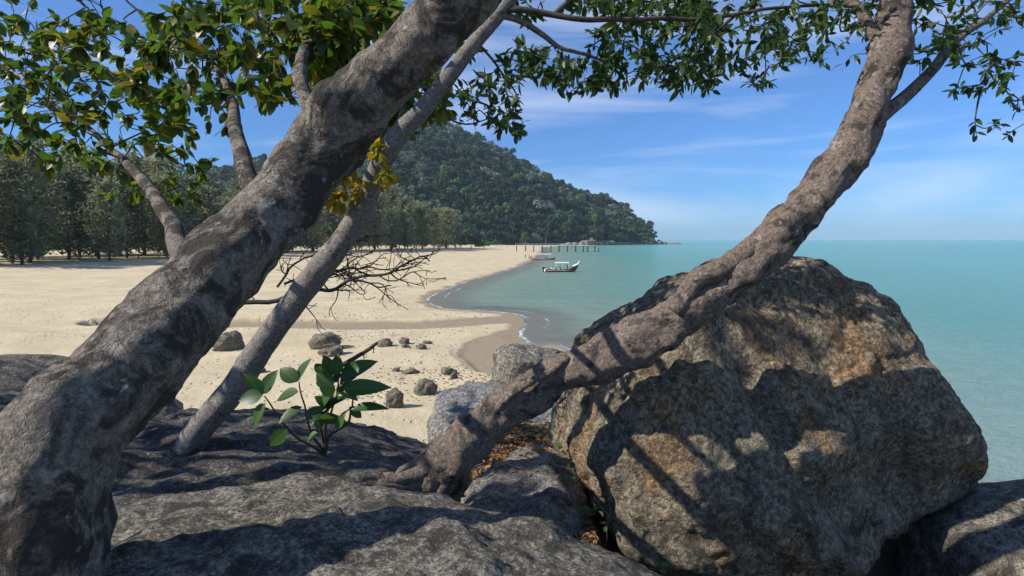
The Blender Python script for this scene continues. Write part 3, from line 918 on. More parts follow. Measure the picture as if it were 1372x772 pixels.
spots = [(-38, 372, .86), (-42, 356, .95), (-47, 335, 1.0), (-44, 366, .9), (-52, 322, 1.05), (-55, 340, 1.16), (-58, 300, 1.0), (-60, 318, 1.14), (-63, 288, 1.02), (-66, 305, 1.2),
         (-67, 270, .98), (-72, 292, 1.12), (-72, 256, .98), (-76, 275, 1.08), (-77, 240, 1.0), (-82, 262, 1.1), (-80, 222, .92), (-86, 240, 1.05), (-84, 205, .9), (-90, 222, 1.0),
         (-86, 186, .85), (-94, 200, .95), (-90, 168, .82), (-98, 180, .92), (-92, 150, .8), (-101, 162, .9), (-96, 132, .8), (-106, 142, .85), (-101, 114, .78), (-110, 122, .85),
         (-80, 320, 1.1), (-95, 290, 1.1), (-105, 250, 1.05), (-115, 210, 1.0), (-120, 170, .95), (-62, 352, 1.12), (-50, 380, 1.0)]
for y in np.arange(96, 250, 13.0):
    for q in range(4):
        spots.append((-92 - 0.12 * (250 - y) - q * 13 + random.uniform(-5, 5), y + random.uniform(-5, 5), random.uniform(.7, 1.02)))
for k, (x, y, s) in enumerate(spots):
    zb = float(beach_height(np.array([[x, y]]))[0][0])
    e = link('casuarina_tree', None, loc=(x, y, zb - 0.1), rot=(0, 0, k * 1.9))
    s *= random.choice([.78, .92, 1.0, 1.08, 1.2]) if k not in (0, 9) else 1.1
    e.scale = (s * random.uniform(.95, 1.25), s * random.uniform(.95, 1.25), s)
    row = 'standing back among others of the casuarina grove' if k > 36 or k % 2 else 'in the front row, shading the beach sand'
    lab = 'feathery olive-green casuarina ' + row
    if k == 0: lab = 'shorter casuarina ending the front row beside the dark green bush'
    if k == 9: lab = 'tallest feathery casuarina of the grove, rising over the front row'
    tag(e, lab, 'tree', 'casuarinas behind the beach')
    tm, cm = cas[k % 4]
    link('trunk', tm, e); link('crown', cm, e)

# beach-edge bushes
def bush(px, py, w, h, cols, lab, seed, z=2.4):
    g = G(px, py, z); sc = g.y / FPX
    rg = np.random.default_rng(seed)
    W, Hh = w * sc / 2, h * sc
    lobes = []
    for i in range(14):
        a = rg.uniform(0, 6.28); q = math.sqrt(rg.uniform())
        lobes.append(((W * .7 * q * math.cos(a), W * .6 * q * math.sin(a), Hh * (0.25 + 0.5 * (1 - q * q) * rg.uniform(.6, 1))), (W * .34, W * .34, Hh * .28)))
    mt = m_tree('bush_leaves', cols, 0.3, 0.6)
    e = link('bush', None, loc=(g.x, g.y + W * .5, beach_height(np.array([[g.x, g.y + W * .5]]))[0][0]))
    tag(e, lab, 'bush')
    link('foliage', clump_mesh('bush_foliage', lobes, 80, max(0.25, W * .085), [mt], seed), e)
    b = MB()
    for a in range(4):
        b.tube([(0, 0, -0.2), (W * .2 * math.cos(a * 1.6), W * .2 * math.sin(a * 1.6), Hh * .3), (W * .5 * math.cos(a * 1.6), W * .5 * math.sin(a * 1.6), Hh * .6)], [.12, .09, .03], 5)
    link('stem', b.mesh('bush_stem', M_trunkfar), e)
bush(631, 331, 26, 20, [(0.13, 0.11, 0.045), (0.15, 0.12, 0.05)], 'rounded brownish bush at the end of the casuarina row', 1)
bush(648, 331, 26, 13, [(0.10, 0.19, 0.03), (0.12, 0.2, 0.04)], 'bright green low bush on the sand at the foot of the hill', 2)
bush(617, 331, 16, 12, [(0.06, 0.10, 0.03), (0.07, 0.11, 0.04)], 'dark green bush between the casuarinas and the brownish bush', 3)
bush(665, 328, 16, 8, [(0.07, 0.12, 0.035), (0.08, 0.13, 0.04)], 'small mid green bush beyond the bright green bush', 4)

# ------------------------------------------------------------------ jetty
M_deck = m_plain('pale_deck', (0.62, 0.60, 0.56), 0.8, 0.12, 2)
M_post = m_plain('jetty_post', (0.055, 0.055, 0.05), 0.9, 0.3, 2)
M_roof = m_plain('brown_thatch', (0.15, 0.10, 0.075), 0.9, 0.3, 2)
JY = 340.0
jx = lambda px: (px - 686) / FPX * JY
je = link('jetty', None, loc=(jx(740), JY, 0))
tag(je, 'long wooden jetty on dark posts reaching from the sand into the bay', 'jetty')
ox = jx(740)
nd = 46
dm_ = MB().box((0, 0, 0), ((jx(790) - jx(690)) / nd - 0.06, 2.6, 0.16)).mesh('deck_board', M_deck, False)
for k in range(nd):
    link('deck_board', dm_, je, loc=(jx(690) + (k + .5) * (jx(790) - jx(690)) / nd - ox, 0, 4.05))
for yo in (-1.38, 1.38):
    link('beam', MB().box(((jx(690) + jx(790)) / 2 - ox, yo, 4.0), (jx(790) - jx(690), 0.16, 0.34)).mesh('beam', M_deck, False), je)
for k, px in enumerate([692, 704, 715, 726.5, 738, 749, 760, 771, 781.5]):
    for yo in (-1.0, 1.0):
        link('post', MB().tube([(jx(px) - ox, yo, -2.5), (jx(px) - ox, yo, 3.75)], [0.34 if k % 2 else 0.27] * 2, 8).mesh('post', M_post), je)
for yo in (-1.2, 1.2):
    b = MB().box(((jx(690) + jx(786)) / 2 - ox, yo, 4.95), (jx(786) - jx(690), 0.09, 0.09))
    link('handrail', b.mesh('handrail', M_deck, False), je)
    for px in np.arange(691, 786, 5.6):
        link('baluster', MB().box((jx(px) - ox, yo, 4.52), (0.09, 0.09, 0.77)).mesh('baluster', M_deck, False), je)
pe = link('pavilion', None, loc=(jx(792), JY, 0))
tag(pe, 'small roofed shelter on stilts at the seaward end of the jetty', 'pavilion')
for sx in (-2.2, 2.2):
    for sy in (-1.8, 1.8):
        link('post', MB().tube([(sx, sy, -2.5), (sx, sy, 6.6)], [.2, .17], 8).mesh('post', M_post), pe)
link('floor', MB().box((0, 0, 4.05), (5.0, 4.2, 0.2)).mesh('floor', M_deck, False), pe)
link('lower_landing', MB().box((0.3, 0, 1.5), (3.6, 3.4, 0.2)).mesh('landing', M_deck, False), pe)
link('railing', MB().box((0, -2.0, 5.0), (4.6, .08, .5)).box((2.3, 0, 5.0), (.08, 3.9, .5)).mesh('railing', M_roof, False), pe)
rv = [(-3.4, -2.9, 6.5), (3.4, -2.9, 6.5), (3.4, 2.9, 6.5), (-3.4, 2.9, 6.5), (-1.3, -1.1, 7.5), (1.3, -1.1, 7.5), (1.3, 1.1, 7.5), (-1.3, 1.1, 7.5), (-.5, 0, 8.9), (.5, 0, 8.9)]
rf = [(0, 1, 5, 4), (1, 2, 6, 5), (2, 3, 7, 6), (3, 0, 4, 7), (4, 5, 9, 8), (6, 7, 8, 9), (5, 6, 9), (7, 4, 8), (3, 2, 1, 0)]
link('roof', mesh('roof', rv, rf, [M_roof], False), pe)
for k in range(5):
    link('stair_tread', MB().box((2.9 + 0 * k, -1.2, 0.9 + k * .6), (.9, 1.1 - .0 * k, .1)).mesh('tread', M_deck, False), pe)
o = link('mooring_post', MB().tube([(0, 0, -2.5), (0, 0, 2.4), (0, 0, 2.6)], [.26, .24, .14], 8).mesh('mooring_post', M_post), loc=(jx(801.5), JY - 1, 0))
tag(o, 'lone dark mooring post in the sea past the jetty shelter', 'post')

# ------------------------------------------------------------------ people (small figures)
def skin_person(pose, shirt, short, skin, seed=0):
    if pose == 'stand':
        j = {'pelvis': (0, 0, .92), 'belly': (0, .01, 1.08), 'chest': (0, 0, 1.3), 'neck': (0, 0, 1.47), 'head': (0, .02, 1.58), 'crown': (0, .01, 1.70),
             'hl': (-.1, 0, .88), 'kl': (-.12, .06, .5), 'al': (-.12, -.02, .08), 'tl': (-.13, .14, .03), 'hr': (.1, 0, .88), 'kr': (.12, -.04, .5), 'ar': (.13, -.12, .1), 'tr': (.14, .03, .03),
             'sl': (-.19, 0, 1.40), 'el': (-.26, -.03, 1.13), 'wl': (-.27, .08, .9), 'gl': (-.27, .12, .81), 'sr': (.19, 0, 1.40), 'er': (.27, -.02, 1.13), 'wr': (.26, .14, .94), 'gr': (.25, .19, .87)}
    else:
        j = {'pelvis': (0, 0, .12), 'belly': (0, -.02, .28), 'chest': (0, -.02, .5), 'neck': (0, 0, .67), 'head': (0, .03, .78), 'crown': (0, .02, .90),
             'hl': (-.1, .04, .1), 'kl': (-.14, .44, .16), 'al': (-.14, .48, -.26), 'tl': (-.15, .62, -.32), 'hr': (.1, .04, .1), 'kr': (.14, .44, .16), 'ar': (.14, .48, -.26), 'tr': (.15, .62, -.32),
             'sl': (-.19, 0, .60), 'el': (-.27, .06, .36), 'wl': (-.2, .28, .28), 'gl': (-.17, .36, .25), 'sr': (.19, 0, .60), 'er': (.27, .06, .36), 'wr': (.2, .28, .28), 'gr': (.17, .36, .25)}
    rad = {'pelvis': .14, 'belly': .13, 'chest': .155, 'neck': .06, 'head': .095, 'crown': .075, 'h': .09, 'k': .062, 'a': .045, 't': .035, 's': .065, 'e': .045, 'w': .034, 'g': .03}
    names = list(j)
    ed = [('pelvis', 'belly'), ('belly', 'chest'), ('chest', 'neck'), ('neck', 'head'), ('head', 'crown')]
    for s in 'lr':
        ed += [('pelvis', 'h' + s), ('h' + s, 'k' + s), ('k' + s, 'a' + s), ('a' + s, 't' + s), ('chest', 's' + s), ('s' + s, 'e' + s), ('e' + s, 'w' + s), ('w' + s, 'g' + s)]
    me = bpy.data.meshes.new('figure')
    me.from_pydata([j[n_] for n_ in names], [(names.index(a), names.index(b)) for a, b in ed], [])
    ob = bpy.data.objects.new('figure_tmp', me); COL.objects.link(ob)
    ob.modifiers.new('skin', 'SKIN'); ob.modifiers.new('sub', 'SUBSURF').levels = 1
    sv = me.skin_vertices[0].data
    for n_, s in zip(names, sv):
        r_ = rad[n_] if n_ in rad else rad[n_[0]]
        s.radius = (r_, r_)
        s.use_root = n_ == 'pelvis'
    dg = bpy.context.evaluated_depsgraph_get(); dg.update()
    em = bpy.data.meshes.new_from_object(ob.evaluated_get(dg))
    bpy.data.objects.remove(ob)
    for m in (skin, shirt, short, M_hair): em.materials.append(m)
    top = j['neck'][2]; hip = j['pelvis'][2]
    for p_ in em.polygons:
        c = p_.center
        if c.z > top + .17 or (c.z > top + .07 and c.y < -.02): p_.material_index = 3
        elif c.z > top - .02: p_.material_index = 0
        elif pose == 'stand':
            p_.material_index = 1 if (c.z > hip + .05 and (abs(c.x) < .22 or c.z > hip + .3)) else (2 if (c.z > .5 and abs(c.x) < .22) else 0)
        else:
            p_.material_index = 1 if (c.z > .2 and c.y < .12) else (2 if c.y < .4 and c.z < .28 else 0)
        p_.use_smooth = True
    return em
M_hair = m_plain('dark_hair', (0.02, 0.016, 0.012), 0.6)
M_skin = m_plain('skin', (0.33, 0.19, 0.12), 0.6)
cloth = {n_: m_plain('cloth_' + n_, c, 0.85) for n_, c in dict(white=(.75, .75, .73), red=(.45, .10, .06), blue=(.05, .08, .2), dark=(.035, .035, .045), green=(.05, .3, .1), grey=(.3, .3, .3)).items()}
def person(pose, shirt, short, loc, rz, lab):
    o = link('person', skin_person(pose, cloth[shirt], cloth[short], M_skin), loc=loc, rot=(0, 0, rz))
    return tag(o, lab, 'person', None)

# ------------------------------------------------------------------ boats
def boat(cx, cy, L, rz, hullcol, lab, raised):
    e = link('passenger_boat', None, loc=(cx, cy, 0), rot=(0, 0, rz))
    tag(e, lab, 'boat')
    mh = m_plain('hull_paint', hullcol, 0.45, 0.2, 1.5)
    mw = m_plain('boat_white', (0.8, 0.8, 0.78), 0.5, 0.08)
    md_ = m_plain('boat_dark', (0.03, 0.028, 0.028), 0.6)
    mwood = m_plain('boat_wood', (0.36, 0.22, 0.12), 0.7)
    n = 26
    rows = []
    for i in range(n):
        t = i / (n - 1)
        x = (t - .5) * L
        w = 0.95 * (1 - max(0, (t - .55) / .45) ** 2.2) * (0.82 + .18 * min(1, t * 5)) + 0.02
        sheer = 0.62 + 0.10 * (1 - t) + raised * max(0, (t - .62) / .38) ** 2.2
        keel = -0.35 + (sheer + .2) * max(0, (t - .82) / .18) ** 2 * .8
        x += raised * .35 * max(0, (t - .8) / .2) ** 1.5
        mid = (keel + sheer) / 2
        rows.append([(x, -w, sheer), (x, -w * .93, mid), (x, -w * .55, keel + .1), (x, 0, keel), (x, w * .55, keel + .1), (x, w * .93, mid), (x, w, sheer),
                     (x, w * .9, sheer - .02), (x, w * .8, max(mid, .12)), (x, 0, max(keel + .12, .12)), (x, -w * .8, max(mid, .12)), (x, -w * .9, sheer - .02)])
    v = [p for r in rows for p in r]
    f, fm = [], []
    for i in range(n - 1):
        for k in range(12):
            q = (k + 1) % 12
            f.append((i * 12 + k, i * 12 + q, (i + 1) * 12 + q, (i + 1) * 12 + k)); fm.append(0 if k < 6 else 1)
    f.append(tuple(range(11, -1, -1))); fm.append(0)
    f.append(tuple((n - 1) * 12 + k for k in range(12))); fm.append(1)
    link('hull', mesh('hull', v, f, [mh, mw], True, fm), e)
    for s in (-1, 1):
        b = MB(); b.tube([(r[0 if s < 0 else 6][0], r[0 if s < 0 else 6][1] * 1.02, r[0][2] - .06) for r in rows], [.06] * n, 6)
        link('rub_rail', b.mesh('rub_rail', md_), e)
        b = MB(); b.tube([(r[0 if s < 0 else 6][0], r[0 if s < 0 else 6][1] * 1.03, r[0][2] - .24) for r in rows[2:-4]], [.035] * (n - 6), 6)
        link('stripe', b.mesh('stripe', mw), e)
    if raised > .5:
        x0 = rows[-5][0][0]; zt = rows[-1][0][2]; xt = rows[-1][0][0]
        b = MB(); b.tube(catmull([(x0, 0, rows[-5][0][2] + .05), (xt - .35, 0, zt - .25), (xt + .02, 0, zt + .1), (xt + .3, 0, zt + .75)], 4), np.linspace(.34, .05, 13), 8)
        link('bow_post', b.mesh('bow_post', mw), e)
    else:
        link('bow_post', MB().tube([(L / 2 - .1, 0, .2), (L / 2, 0, 1.25)], [.13, .09], 8).mesh('bow_post', md_), e)
    x0, x1 = (-.17 * L, .25 * L) if raised > .5 else (-.2 * L, .33 * L)
    b = MB(); ax = np.linspace(x0, x1, 6)
    cv = [(x, y, 2.12 + .13 * (1 - (y / 1.0) ** 2) + dz) for dz in (0, .06) for x in ax for y in np.linspace(-1.0, 1.0, 6)]
    cf = []
    for i in range(5):
        for k in range(5):
            a = i * 6 + k
            cf += [(a, a + 6, a + 7, a + 1)[::-1], (36 + a, 36 + a + 6, 36 + a + 7, 36 + a + 1)]
    for i in range(5):
        cf += [(i * 6, i * 6 + 6, 42 + i * 6, 36 + i * 6), (i * 6 + 5, 41 + i * 6, 47 + i * 6, i * 6 + 11), (i, 36 + i, 37 + i, i + 1), (30 + i, 31 + i, 67 + i, 66 + i)]
    link('canopy', mesh('canopy', cv, cf, [mw], False), e)
    for x in (x0 + .1, (x0 + x1) / 2, x1 - .1):
        for y in (-.86, .86):
            link('canopy_post', MB().tube([(x, y, .5), (x, y * 1.08, 2.13)], [.02] * 2, 6).mesh('canopy_post', mw), e)
    for k in range(4):
        link('bench', MB().box((x0 + .4 + k * (x1 - x0 - .8) / 3, 0, .5), (.34, 1.5, .07)).mesh('bench', mwood, False), e)
    link('fuel_drum', MB().tube([(-.36 * L, .3, .15), (-.36 * L, .3, .8)], [.25] * 2, 10).mesh('fuel_drum', cloth['blue']), e)
    en = link('outboard_engine', MB().box((-.5 * L - .28, 0, 1.0), (.5, .42, .62)).box((-.5 * L - .25, 0, .35), (.22, .16, .9)).box((-.5 * L - .3, 0, -.12), (.5, .1, .1)).mesh('engine', md_, False), e)
    link('tiller', MB().tube([(-.5 * L, 0, 1.05), (-.5 * L + .7, .1, 1.15)], [.035] * 2, 6).mesh('tiller', md_), en)
    link('engine_cowl', MB().box((-.5 * L - .28, 0, 1.36), (.46, .4, .1)).mesh('cowl', mw, False), en)
    return e
g1 = G(751, 364.5)
boat(g1.x, g1.y, 7.5, R(5), (0.20, 0.05, 0.03), 'dark red-hulled passenger boat with high white bow and flat white canopy, afloat', 1.3)
g2 = G(728, 348.5)
boat(g2.x, g2.y, 8.6, R(-3), (0.36, 0.11, 0.05), 'orange-brown low-bowed passenger boat with white canopy, stern to the beach', 0.15)
c5, s5 = math.cos(R(5)), math.sin(R(5))
def onboat(g, rz, x, y, z):
    c, s = math.cos(rz), math.sin(rz)
    return (g.x + x * c - y * s, g.y + x * s + y * c, z)
person('sit', 'red', 'dark', onboat(g1, R(5), -1.2, -.2, .55), R(-90), 'seated person in red shirt amidships in the high-bowed boat')
person('sit', 'dark', 'dark', onboat(g1, R(5), -.1, .2, .55), R(-90), 'seated person in black under the canopy of the high-bowed boat')
person('stand', 'blue', 'dark', onboat(g1, R(5), 1.65, 0, .25), R(90), 'person in navy standing near the bow of the high-bowed boat')
person('sit', 'white', 'grey', onboat(g1, R(5), -2.2, 0, .55), R(90), 'person in white seated by the engine of the high-bowed boat')
person('stand', 'dark', 'dark', onboat(g2, R(-3), -2.6, -.2, .2), R(90), 'person in black standing aft in the low-bowed boat')
person('stand', 'dark', 'blue', onboat(g2, R(-3), -1.9, .1, .2), R(-60), 'person in black and blue standing under the low-bowed boat canopy')
person('sit', 'blue', 'dark', onboat(g2, R(-3), .9, 0, .55), R(-90), 'person in blue seated forward in the low-bowed boat')
for px, py, sh, so, rz, lab in [
    (709.0, 347.5, 'dark', 'dark', 60, 'person in black standing in the wet sand at the boat stern'),
    (704.0, 346.5, 'green', 'dark', 10, 'person in green shirt on the sand near the beached boat stern'),
    (597.0, 335.0, 'white', 'grey', 120, 'person in white shirt walking on the sand by the casuarinas'),
    (615.0, 334.5, 'dark', 'grey', 200, 'person in dark shirt at the edge of the casuarina shade'),
    (680.0, 331.5, 'red', 'dark', 30, 'person in red on the far sand near the hill foot'),
    (671.0, 331.0, 'white', 'blue', 30, 'person in white and blue on the far sand near the hill foot'),
    (706.5, 339.0, 'white', 'dark', 90, 'person in white and dark shorts below the jetty deck on the sand')]:
    z0 = 0.6
    for _ in range(4):
        g = G(px, py, z0); z0 = float(beach_height(np.array([[g.x, g.y]]))[0][0])
    person('stand', sh, so, (g.x, g.y, z0), R(rz), lab)

# ------------------------------------------------------------------ foreground leaves
def leaf_mesh(name, L, W, mat, fold=0.16, curl=0.12, pointed=0.5):
    n = 7
    v, f = [], []
    for i in range(n):
        t = i / (n - 1)
        w = W / 2 * (math.sin(math.pi * t ** 0.85) ** 0.8 if 0 < t < 1 else 0) * (1 - 0.15 * t * pointed) + 0.0008 * L
        z = -curl * L * t * t
        v += [(-w, t * L, z + fold * w), (0, t * L, z), (w, t * L, z + fold * w)]
    for i in range(n - 1):
        a = i * 3
        f += [(a, a + 1, a + 4, a + 3), (a + 1, a + 2, a + 5, a + 4)]
    return mesh(name, v, f, [mat])

def frame(d, up, spin=0.0):
    y = Vector(d).normalized()
    x = y.cross(Vector(up))
    if x.length < 1e-3: x = y.orthogonal()
    x.normalize(); z = x.cross(y)
    m = Matrix((x, y, z)).transposed().to_4x4()
    return m @ Matrix.Rotation(spin, 4, 'Y')

def foliage(root, base, skel, clusters, leafs, stuffmat, per, n_parts, rg, twigmat, droop=0.35, len_range=(.75, 1.2), twig_r=0.005, twig_start=0.012, reachk=0.45, inview=None):
    """grow twigs from the skeleton to every cluster point and set leaves along them; leaves: parts + one stuff part"""
    nodes = np.concatenate([s for s in skel]); base = np.array(base)
    clusters = np.array(clusters)
    dist = np.array([np.min(np.linalg.norm(nodes - c, axis=1)) for c in clusters])
    tb = MB()
    items = []
    for ci in np.argsort(dist):
        c = clusters[ci]
        dd = np.linalg.norm(nodes - c, axis=1)
        k = int(np.argmin(dd)); a = nodes[k]; D = dd[k]
        if D < 1e-3: continue
        bend = rg.normal(size=3) * 0.16 * D
        bend2 = rg.normal(size=3) * 0.10 * D
        pts = catmull([a, a + (c - a) * .35 + bend, a + (c - a) * .7 + bend2, c], 4)
        r0 = min(twig_start, 0.003 + D * 0.016)
        tb.tube(pts - base, np.linspace(r0, twig_r * .35, len(pts)), 4, False)
        nodes = np.concatenate([nodes, pts[2:]])
        out = (pts[-1] - pts[-4]); out /= np.linalg.norm(out) + 1e-9
        m = int(rg.integers(per[0], per[1] + 1))
        for q in range(m):
            t = 1 - reachk * (q / m) * min(1, 0.35 / max(D, .05))
            p = np.array([np.interp(t, np.linspace(0, 1, len(pts)), pts[:, i]) for i in range(3)])
            dv = out * rg.uniform(.3, 1.0) + rg.normal(size=3) * 0.62 + np.array([0, 0, -droop * rg.uniform(.2, 1.4)])
            dv /= np.linalg.norm(dv)
            up = np.array([0, 0, 1.0]) + rg.normal(size=3) * 0.55
            s = rg.uniform(*len_range)
            M = Matrix.Translation(Vector(p - base)) @ frame(dv, up, rg.uniform(-.5, .5)) @ Matrix.Scale(s, 4)
            items.append((M, int(rg.integers(0, len(leafs))), p, s))
    link('twigs', tb.mesh('twigs', twigmat), root)['kind'] = 'stuff'
    def score(it):
        p = it[2]
        px = 686 + FPX * p[0] / max(p[1], .1); py = 321 - FPX * (p[2] - CAMZ) / max(p[1], .1)
        inside = 425 < px < 960 and 4 < py < 765
        return (0 if inside else 1, p[1] / it[3])
    items.sort(key=score)
    for M, li, p, s in items[:n_parts]:
        o = link('leaf', leafs[li], root); o.matrix_local = M
    rest_ = items[n_parts:]
    if rest_:
        V, F, T = [], [], []; n = 0
        cache = [(np.array([v.co[:] for v in l.vertices]), np.array([list(p_.vertices) for p_ in l.polygons])) for l in leafs]
        for M, li, p, s in rest_:
            lv, lf = cache[li]
            A = np.array(M)
            V.append(lv @ A[:3, :3].T + A[:3, 3]); F.append(lf + n); n += len(lv)
            T.append(np.full(len(lv), rg.uniform()))
        me = mesh('foliage', np.concatenate(V), np.concatenate(F), [stuffmat])
        pattr(me, 'tint', np.concatenate(T))
        o = link('foliage', me, root); o['kind'] = 'stuff'
    return len(items)

def lumpy_tube(pts, rad, k, seg, amp, freq, seed, knobs=()):
    p, r = catmull(pts, k, rad)
    v, f = tube(p, r, seg, True)
    cen = np.repeat(p, seg, axis=0)
    n = v - cen; rl = np.linalg.norm(n, axis=1)[:, None]; n = n / (rl + 1e-9)
    v = v + n * (fbm(v * freq, 6, seed, 0.55) * amp)[:, None] * np.minimum(1, rl / np.max(rl) * 1.5)
    for (kc, kr, kh) in knobs:
        w = np.exp(-(np.linalg.norm(v - np.array(kc), axis=1) / kr) ** 2)
        v = v + n * (w * kh)[:, None]
    return v, f, p

M_bark1 = m_bark('thick_bark', (0.29, 0.25, 0.205), (0.05, 0.043, 0.036), (0.45, 0.41, 0.36), 1.4, 1.0, 0.95)
M_bark2 = m_bark('slender_bark', (0.24, 0.22, 0.20), (0.07, 0.06, 0.05), (0.38, 0.36, 0.33), 2.0, 0.6, 0.35)
M_bark3 = m_bark('leaning_bark', (0.26, 0.205, 0.165), (0.05, 0.042, 0.036), (0.44, 0.38, 0.33), 1.6, 1.0, 0.6)
M_twig = m_plain('twig_bark', (0.07, 0.055, 0.045), 0.85, 0.3, 20)
M_dead = m_plain('dead_wood', (0.045, 0.04, 0.036), 0.9, 0.3, 20)
G1 = [(0.035, 0.075, 0.02), (0.05, 0.10, 0.025), (0.04, 0.085, 0.022), (0.07, 0.13, 0.03), (0.045, 0.09, 0.025), (0.10, 0.13, 0.03)]
G2 = [(0.05, 0.10, 0.02), (0.07, 0.13, 0.025), (0.09, 0.14, 0.02), (0.05, 0.11, 0.02), (0.30, 0.20, 0.02), (0.06, 0.12, 0.02), (0.12, 0.15, 0.02)]
GY = [(0.40, 0.22, 0.015), (0.48, 0.30, 0.02), (0.30, 0.25, 0.02), (0.16, 0.18, 0.02), (0.45, 0.26, 0.02)]
L1o, L1s = m_leaf('leaf_green', G1, .35), m_leaf('leaf_green_mass', G1, .35, per='attr')
L2o, L2s = m_leaf('leaf_broad', G2, .45), m_leaf('leaf_broad_mass', G2, .45, per='attr')
LYo, LYs = m_leaf('leaf_yellow', GY, .5), m_leaf('leaf_yellow_mass', GY, .5, per='attr')

# thick tree, upper left
pts = [(60, 660, 1.95), (152, 520, 2.2), (258, 405, 2.5), (350, 305, 2.85), (416, 226, 3.1), (455, 166, 3.1), (484, 133, 3.08), (527, 94, 3.05), (575, 47, 3.0), (619, 0, 2.98), (690, -75, 2.95), (800, -180, 3.0)]
pts = [(a, b, c * 0.9) for a, b, c in pts]
rp = [78, 66, 56, 49, 45, 43, 42, 40, 38, 36, 33, 28]
w3 = [P(*q) for q in pts]; rad = [r_ * q[2] / FPX for r_, q in zip(rp, pts)]
w3 = [Vector((w3[0].x - .22, w3[0].y - .05, 5.4))] + w3; rad = [rad[0] * 1.7] + rad
base = w3[0].copy()
t1 = link('leaning_tree', None, loc=base)
tag(t1, 'thick rough-barked grey tree trunk slanting up over the yellowing leaves', 'tree')
kn1 = P(446, 134, 2.66)
v, f, sk1 = lumpy_tube(w3, rad, 16, 72, 0.034, 4.6, 4, [(np.array(kn1), 0.085, 0.085), (np.array(P(560, 55, 2.57)), 0.1, 0.03), (np.array(P(500, 190, 2.66)), 0.08, 0.03)])
link('trunk', mesh('trunk', v - np.array(base), f, [M_bark1]), t1)
# limbs carrying the canopy
limbs = []
def limb(root, base_, pts_, r0, r1, mat, name='branch', seg=8):
    w = [P(*q) if len(q) == 3 else Vector(q[1:]) for q in pts_]
    p, r = catmull(w, 5, list(np.linspace(r0, r1, len(w))))
    p = p + np.stack([fbm(p * 3 + i * 9, 3, 8 + i) for i in range(3)], 1) * 0.018
    v_, f_ = tube(p - np.array(base_), r, seg)
    link(name, mesh(name, v_, f_, [mat]), root)
    return p
limbs.append(limb(t1, base, [(430, 190, 2.79), (400, 90, 3.3), (440, 35, 4.2), (500, -10, 4.8)], .05, .012, M_bark1))
limbs.append(limb(t1, base, [(350, 305, 2.57), (320, 190, 3.3), (300, 110, 4.6), (240, 20, 5.4)], .06, .012, M_bark1))
limbs.append(limb(t1, base, [(262, 400, 2.26), (220, 280, 3.3), (150, 200, 4.6), (60, 130, 5.6)], .06, .012, M_bark1))
limbs.append(limb(t1, base, [(420, 222, 2.82), (440, 200, 3.6), (480, 185, 4.4), (520, 150, 4.8)], .03, .008, M_bark1))
rg = np.random.default_rng(21)
cl = []
def zone(cx, cy, rx, ry, n, d0, d1):
    for _ in range(n):
        while True:
            a, b = rg.uniform(-1, 1, 2)
            if a * a + b * b < 1: break
        cl.append(np.array(P(cx + a * rx, cy + b * ry, rg.uniform(d0, d1))))
zone(500, 20, 45, 40, 40, 3.6, 5.0)
zone(440, 45, 30, 60, 40, 3.6, 4.8)
zone(575, 130, 35, 40, 14, 4.2, 5.0)
zone(470, 35, 70, 60, 96, 3.6, 5.2)
zone(440, 100, 45, 45, 42, 3.6, 5.0)
zone(520, 120, 45, 35, 28, 3.8, 5.0)
zone(520, 165, 30, 25, 14, 4.0, 5.0)
zone(380, 60, 80, 80, 96, 3.6, 5.6)
zone(270, 90, 110, 90, 122, 4.0, 6.2)
zone(140, 110, 130, 100, 122, 4.0, 6.4)
zone(20, 100, 100, 110, 70, 4.2, 6.4)
zone(300, -60, 300, 70, 50, 3.6, 6.6)
zone(200, 230, 110, 50, 38, 4.4, 6.4)
lf2 = [leaf_mesh('broad_leaf', .105, .062, L2o, .12, .18), leaf_mesh('broad_leaf', .09, .05, L2o, .2, .08), leaf_mesh('broad_leaf', .12, .065, L2o, .08, .26)]
foliage(t1, base, [sk1[40:]] + limbs, cl, lf2, L2s, (7, 11), 300, rg, M_twig, 0.5)

# yellow-leaved spray hanging between the trunks
yb = P(430, 205, 3.5)
ty = link('yellow_leaved_vine', None, loc=yb)
tag(ty, 'sprays of yellow and orange leaves hanging between the thick and slender trunks', 'vine')
cl = []
lmb = [limb(ty, yb, [(430, 205, 3.5), (470, 215, 3.7), (500, 205, 3.8), (525, 190, 3.9)], .012, .004, M_twig, 'stem'), limb(ty, yb, [(440, 207, 3.55), (455, 235, 3.6), (465, 262, 3.7)], .010, .003, M_twig, 'stem')]
zone(460, 250, 26, 26, 26, 3.5, 3.9)
zone(500, 198, 20, 16, 12, 3.6, 3.9)
zone(515, 238, 8, 12, 5, 3.6, 3.8)
zone(450, 225, 20, 14, 4, 3.5, 3.8)
lfy = [leaf_mesh('yellow_leaf', .075, .045, LYo, .12, .2), leaf_mesh('yellow_leaf', .062, .036, LYo, .2, .1)]
foliage(ty, yb, lmb, cl, lfy, LYs, (4, 7), 300, rg, M_twig, 0.9)

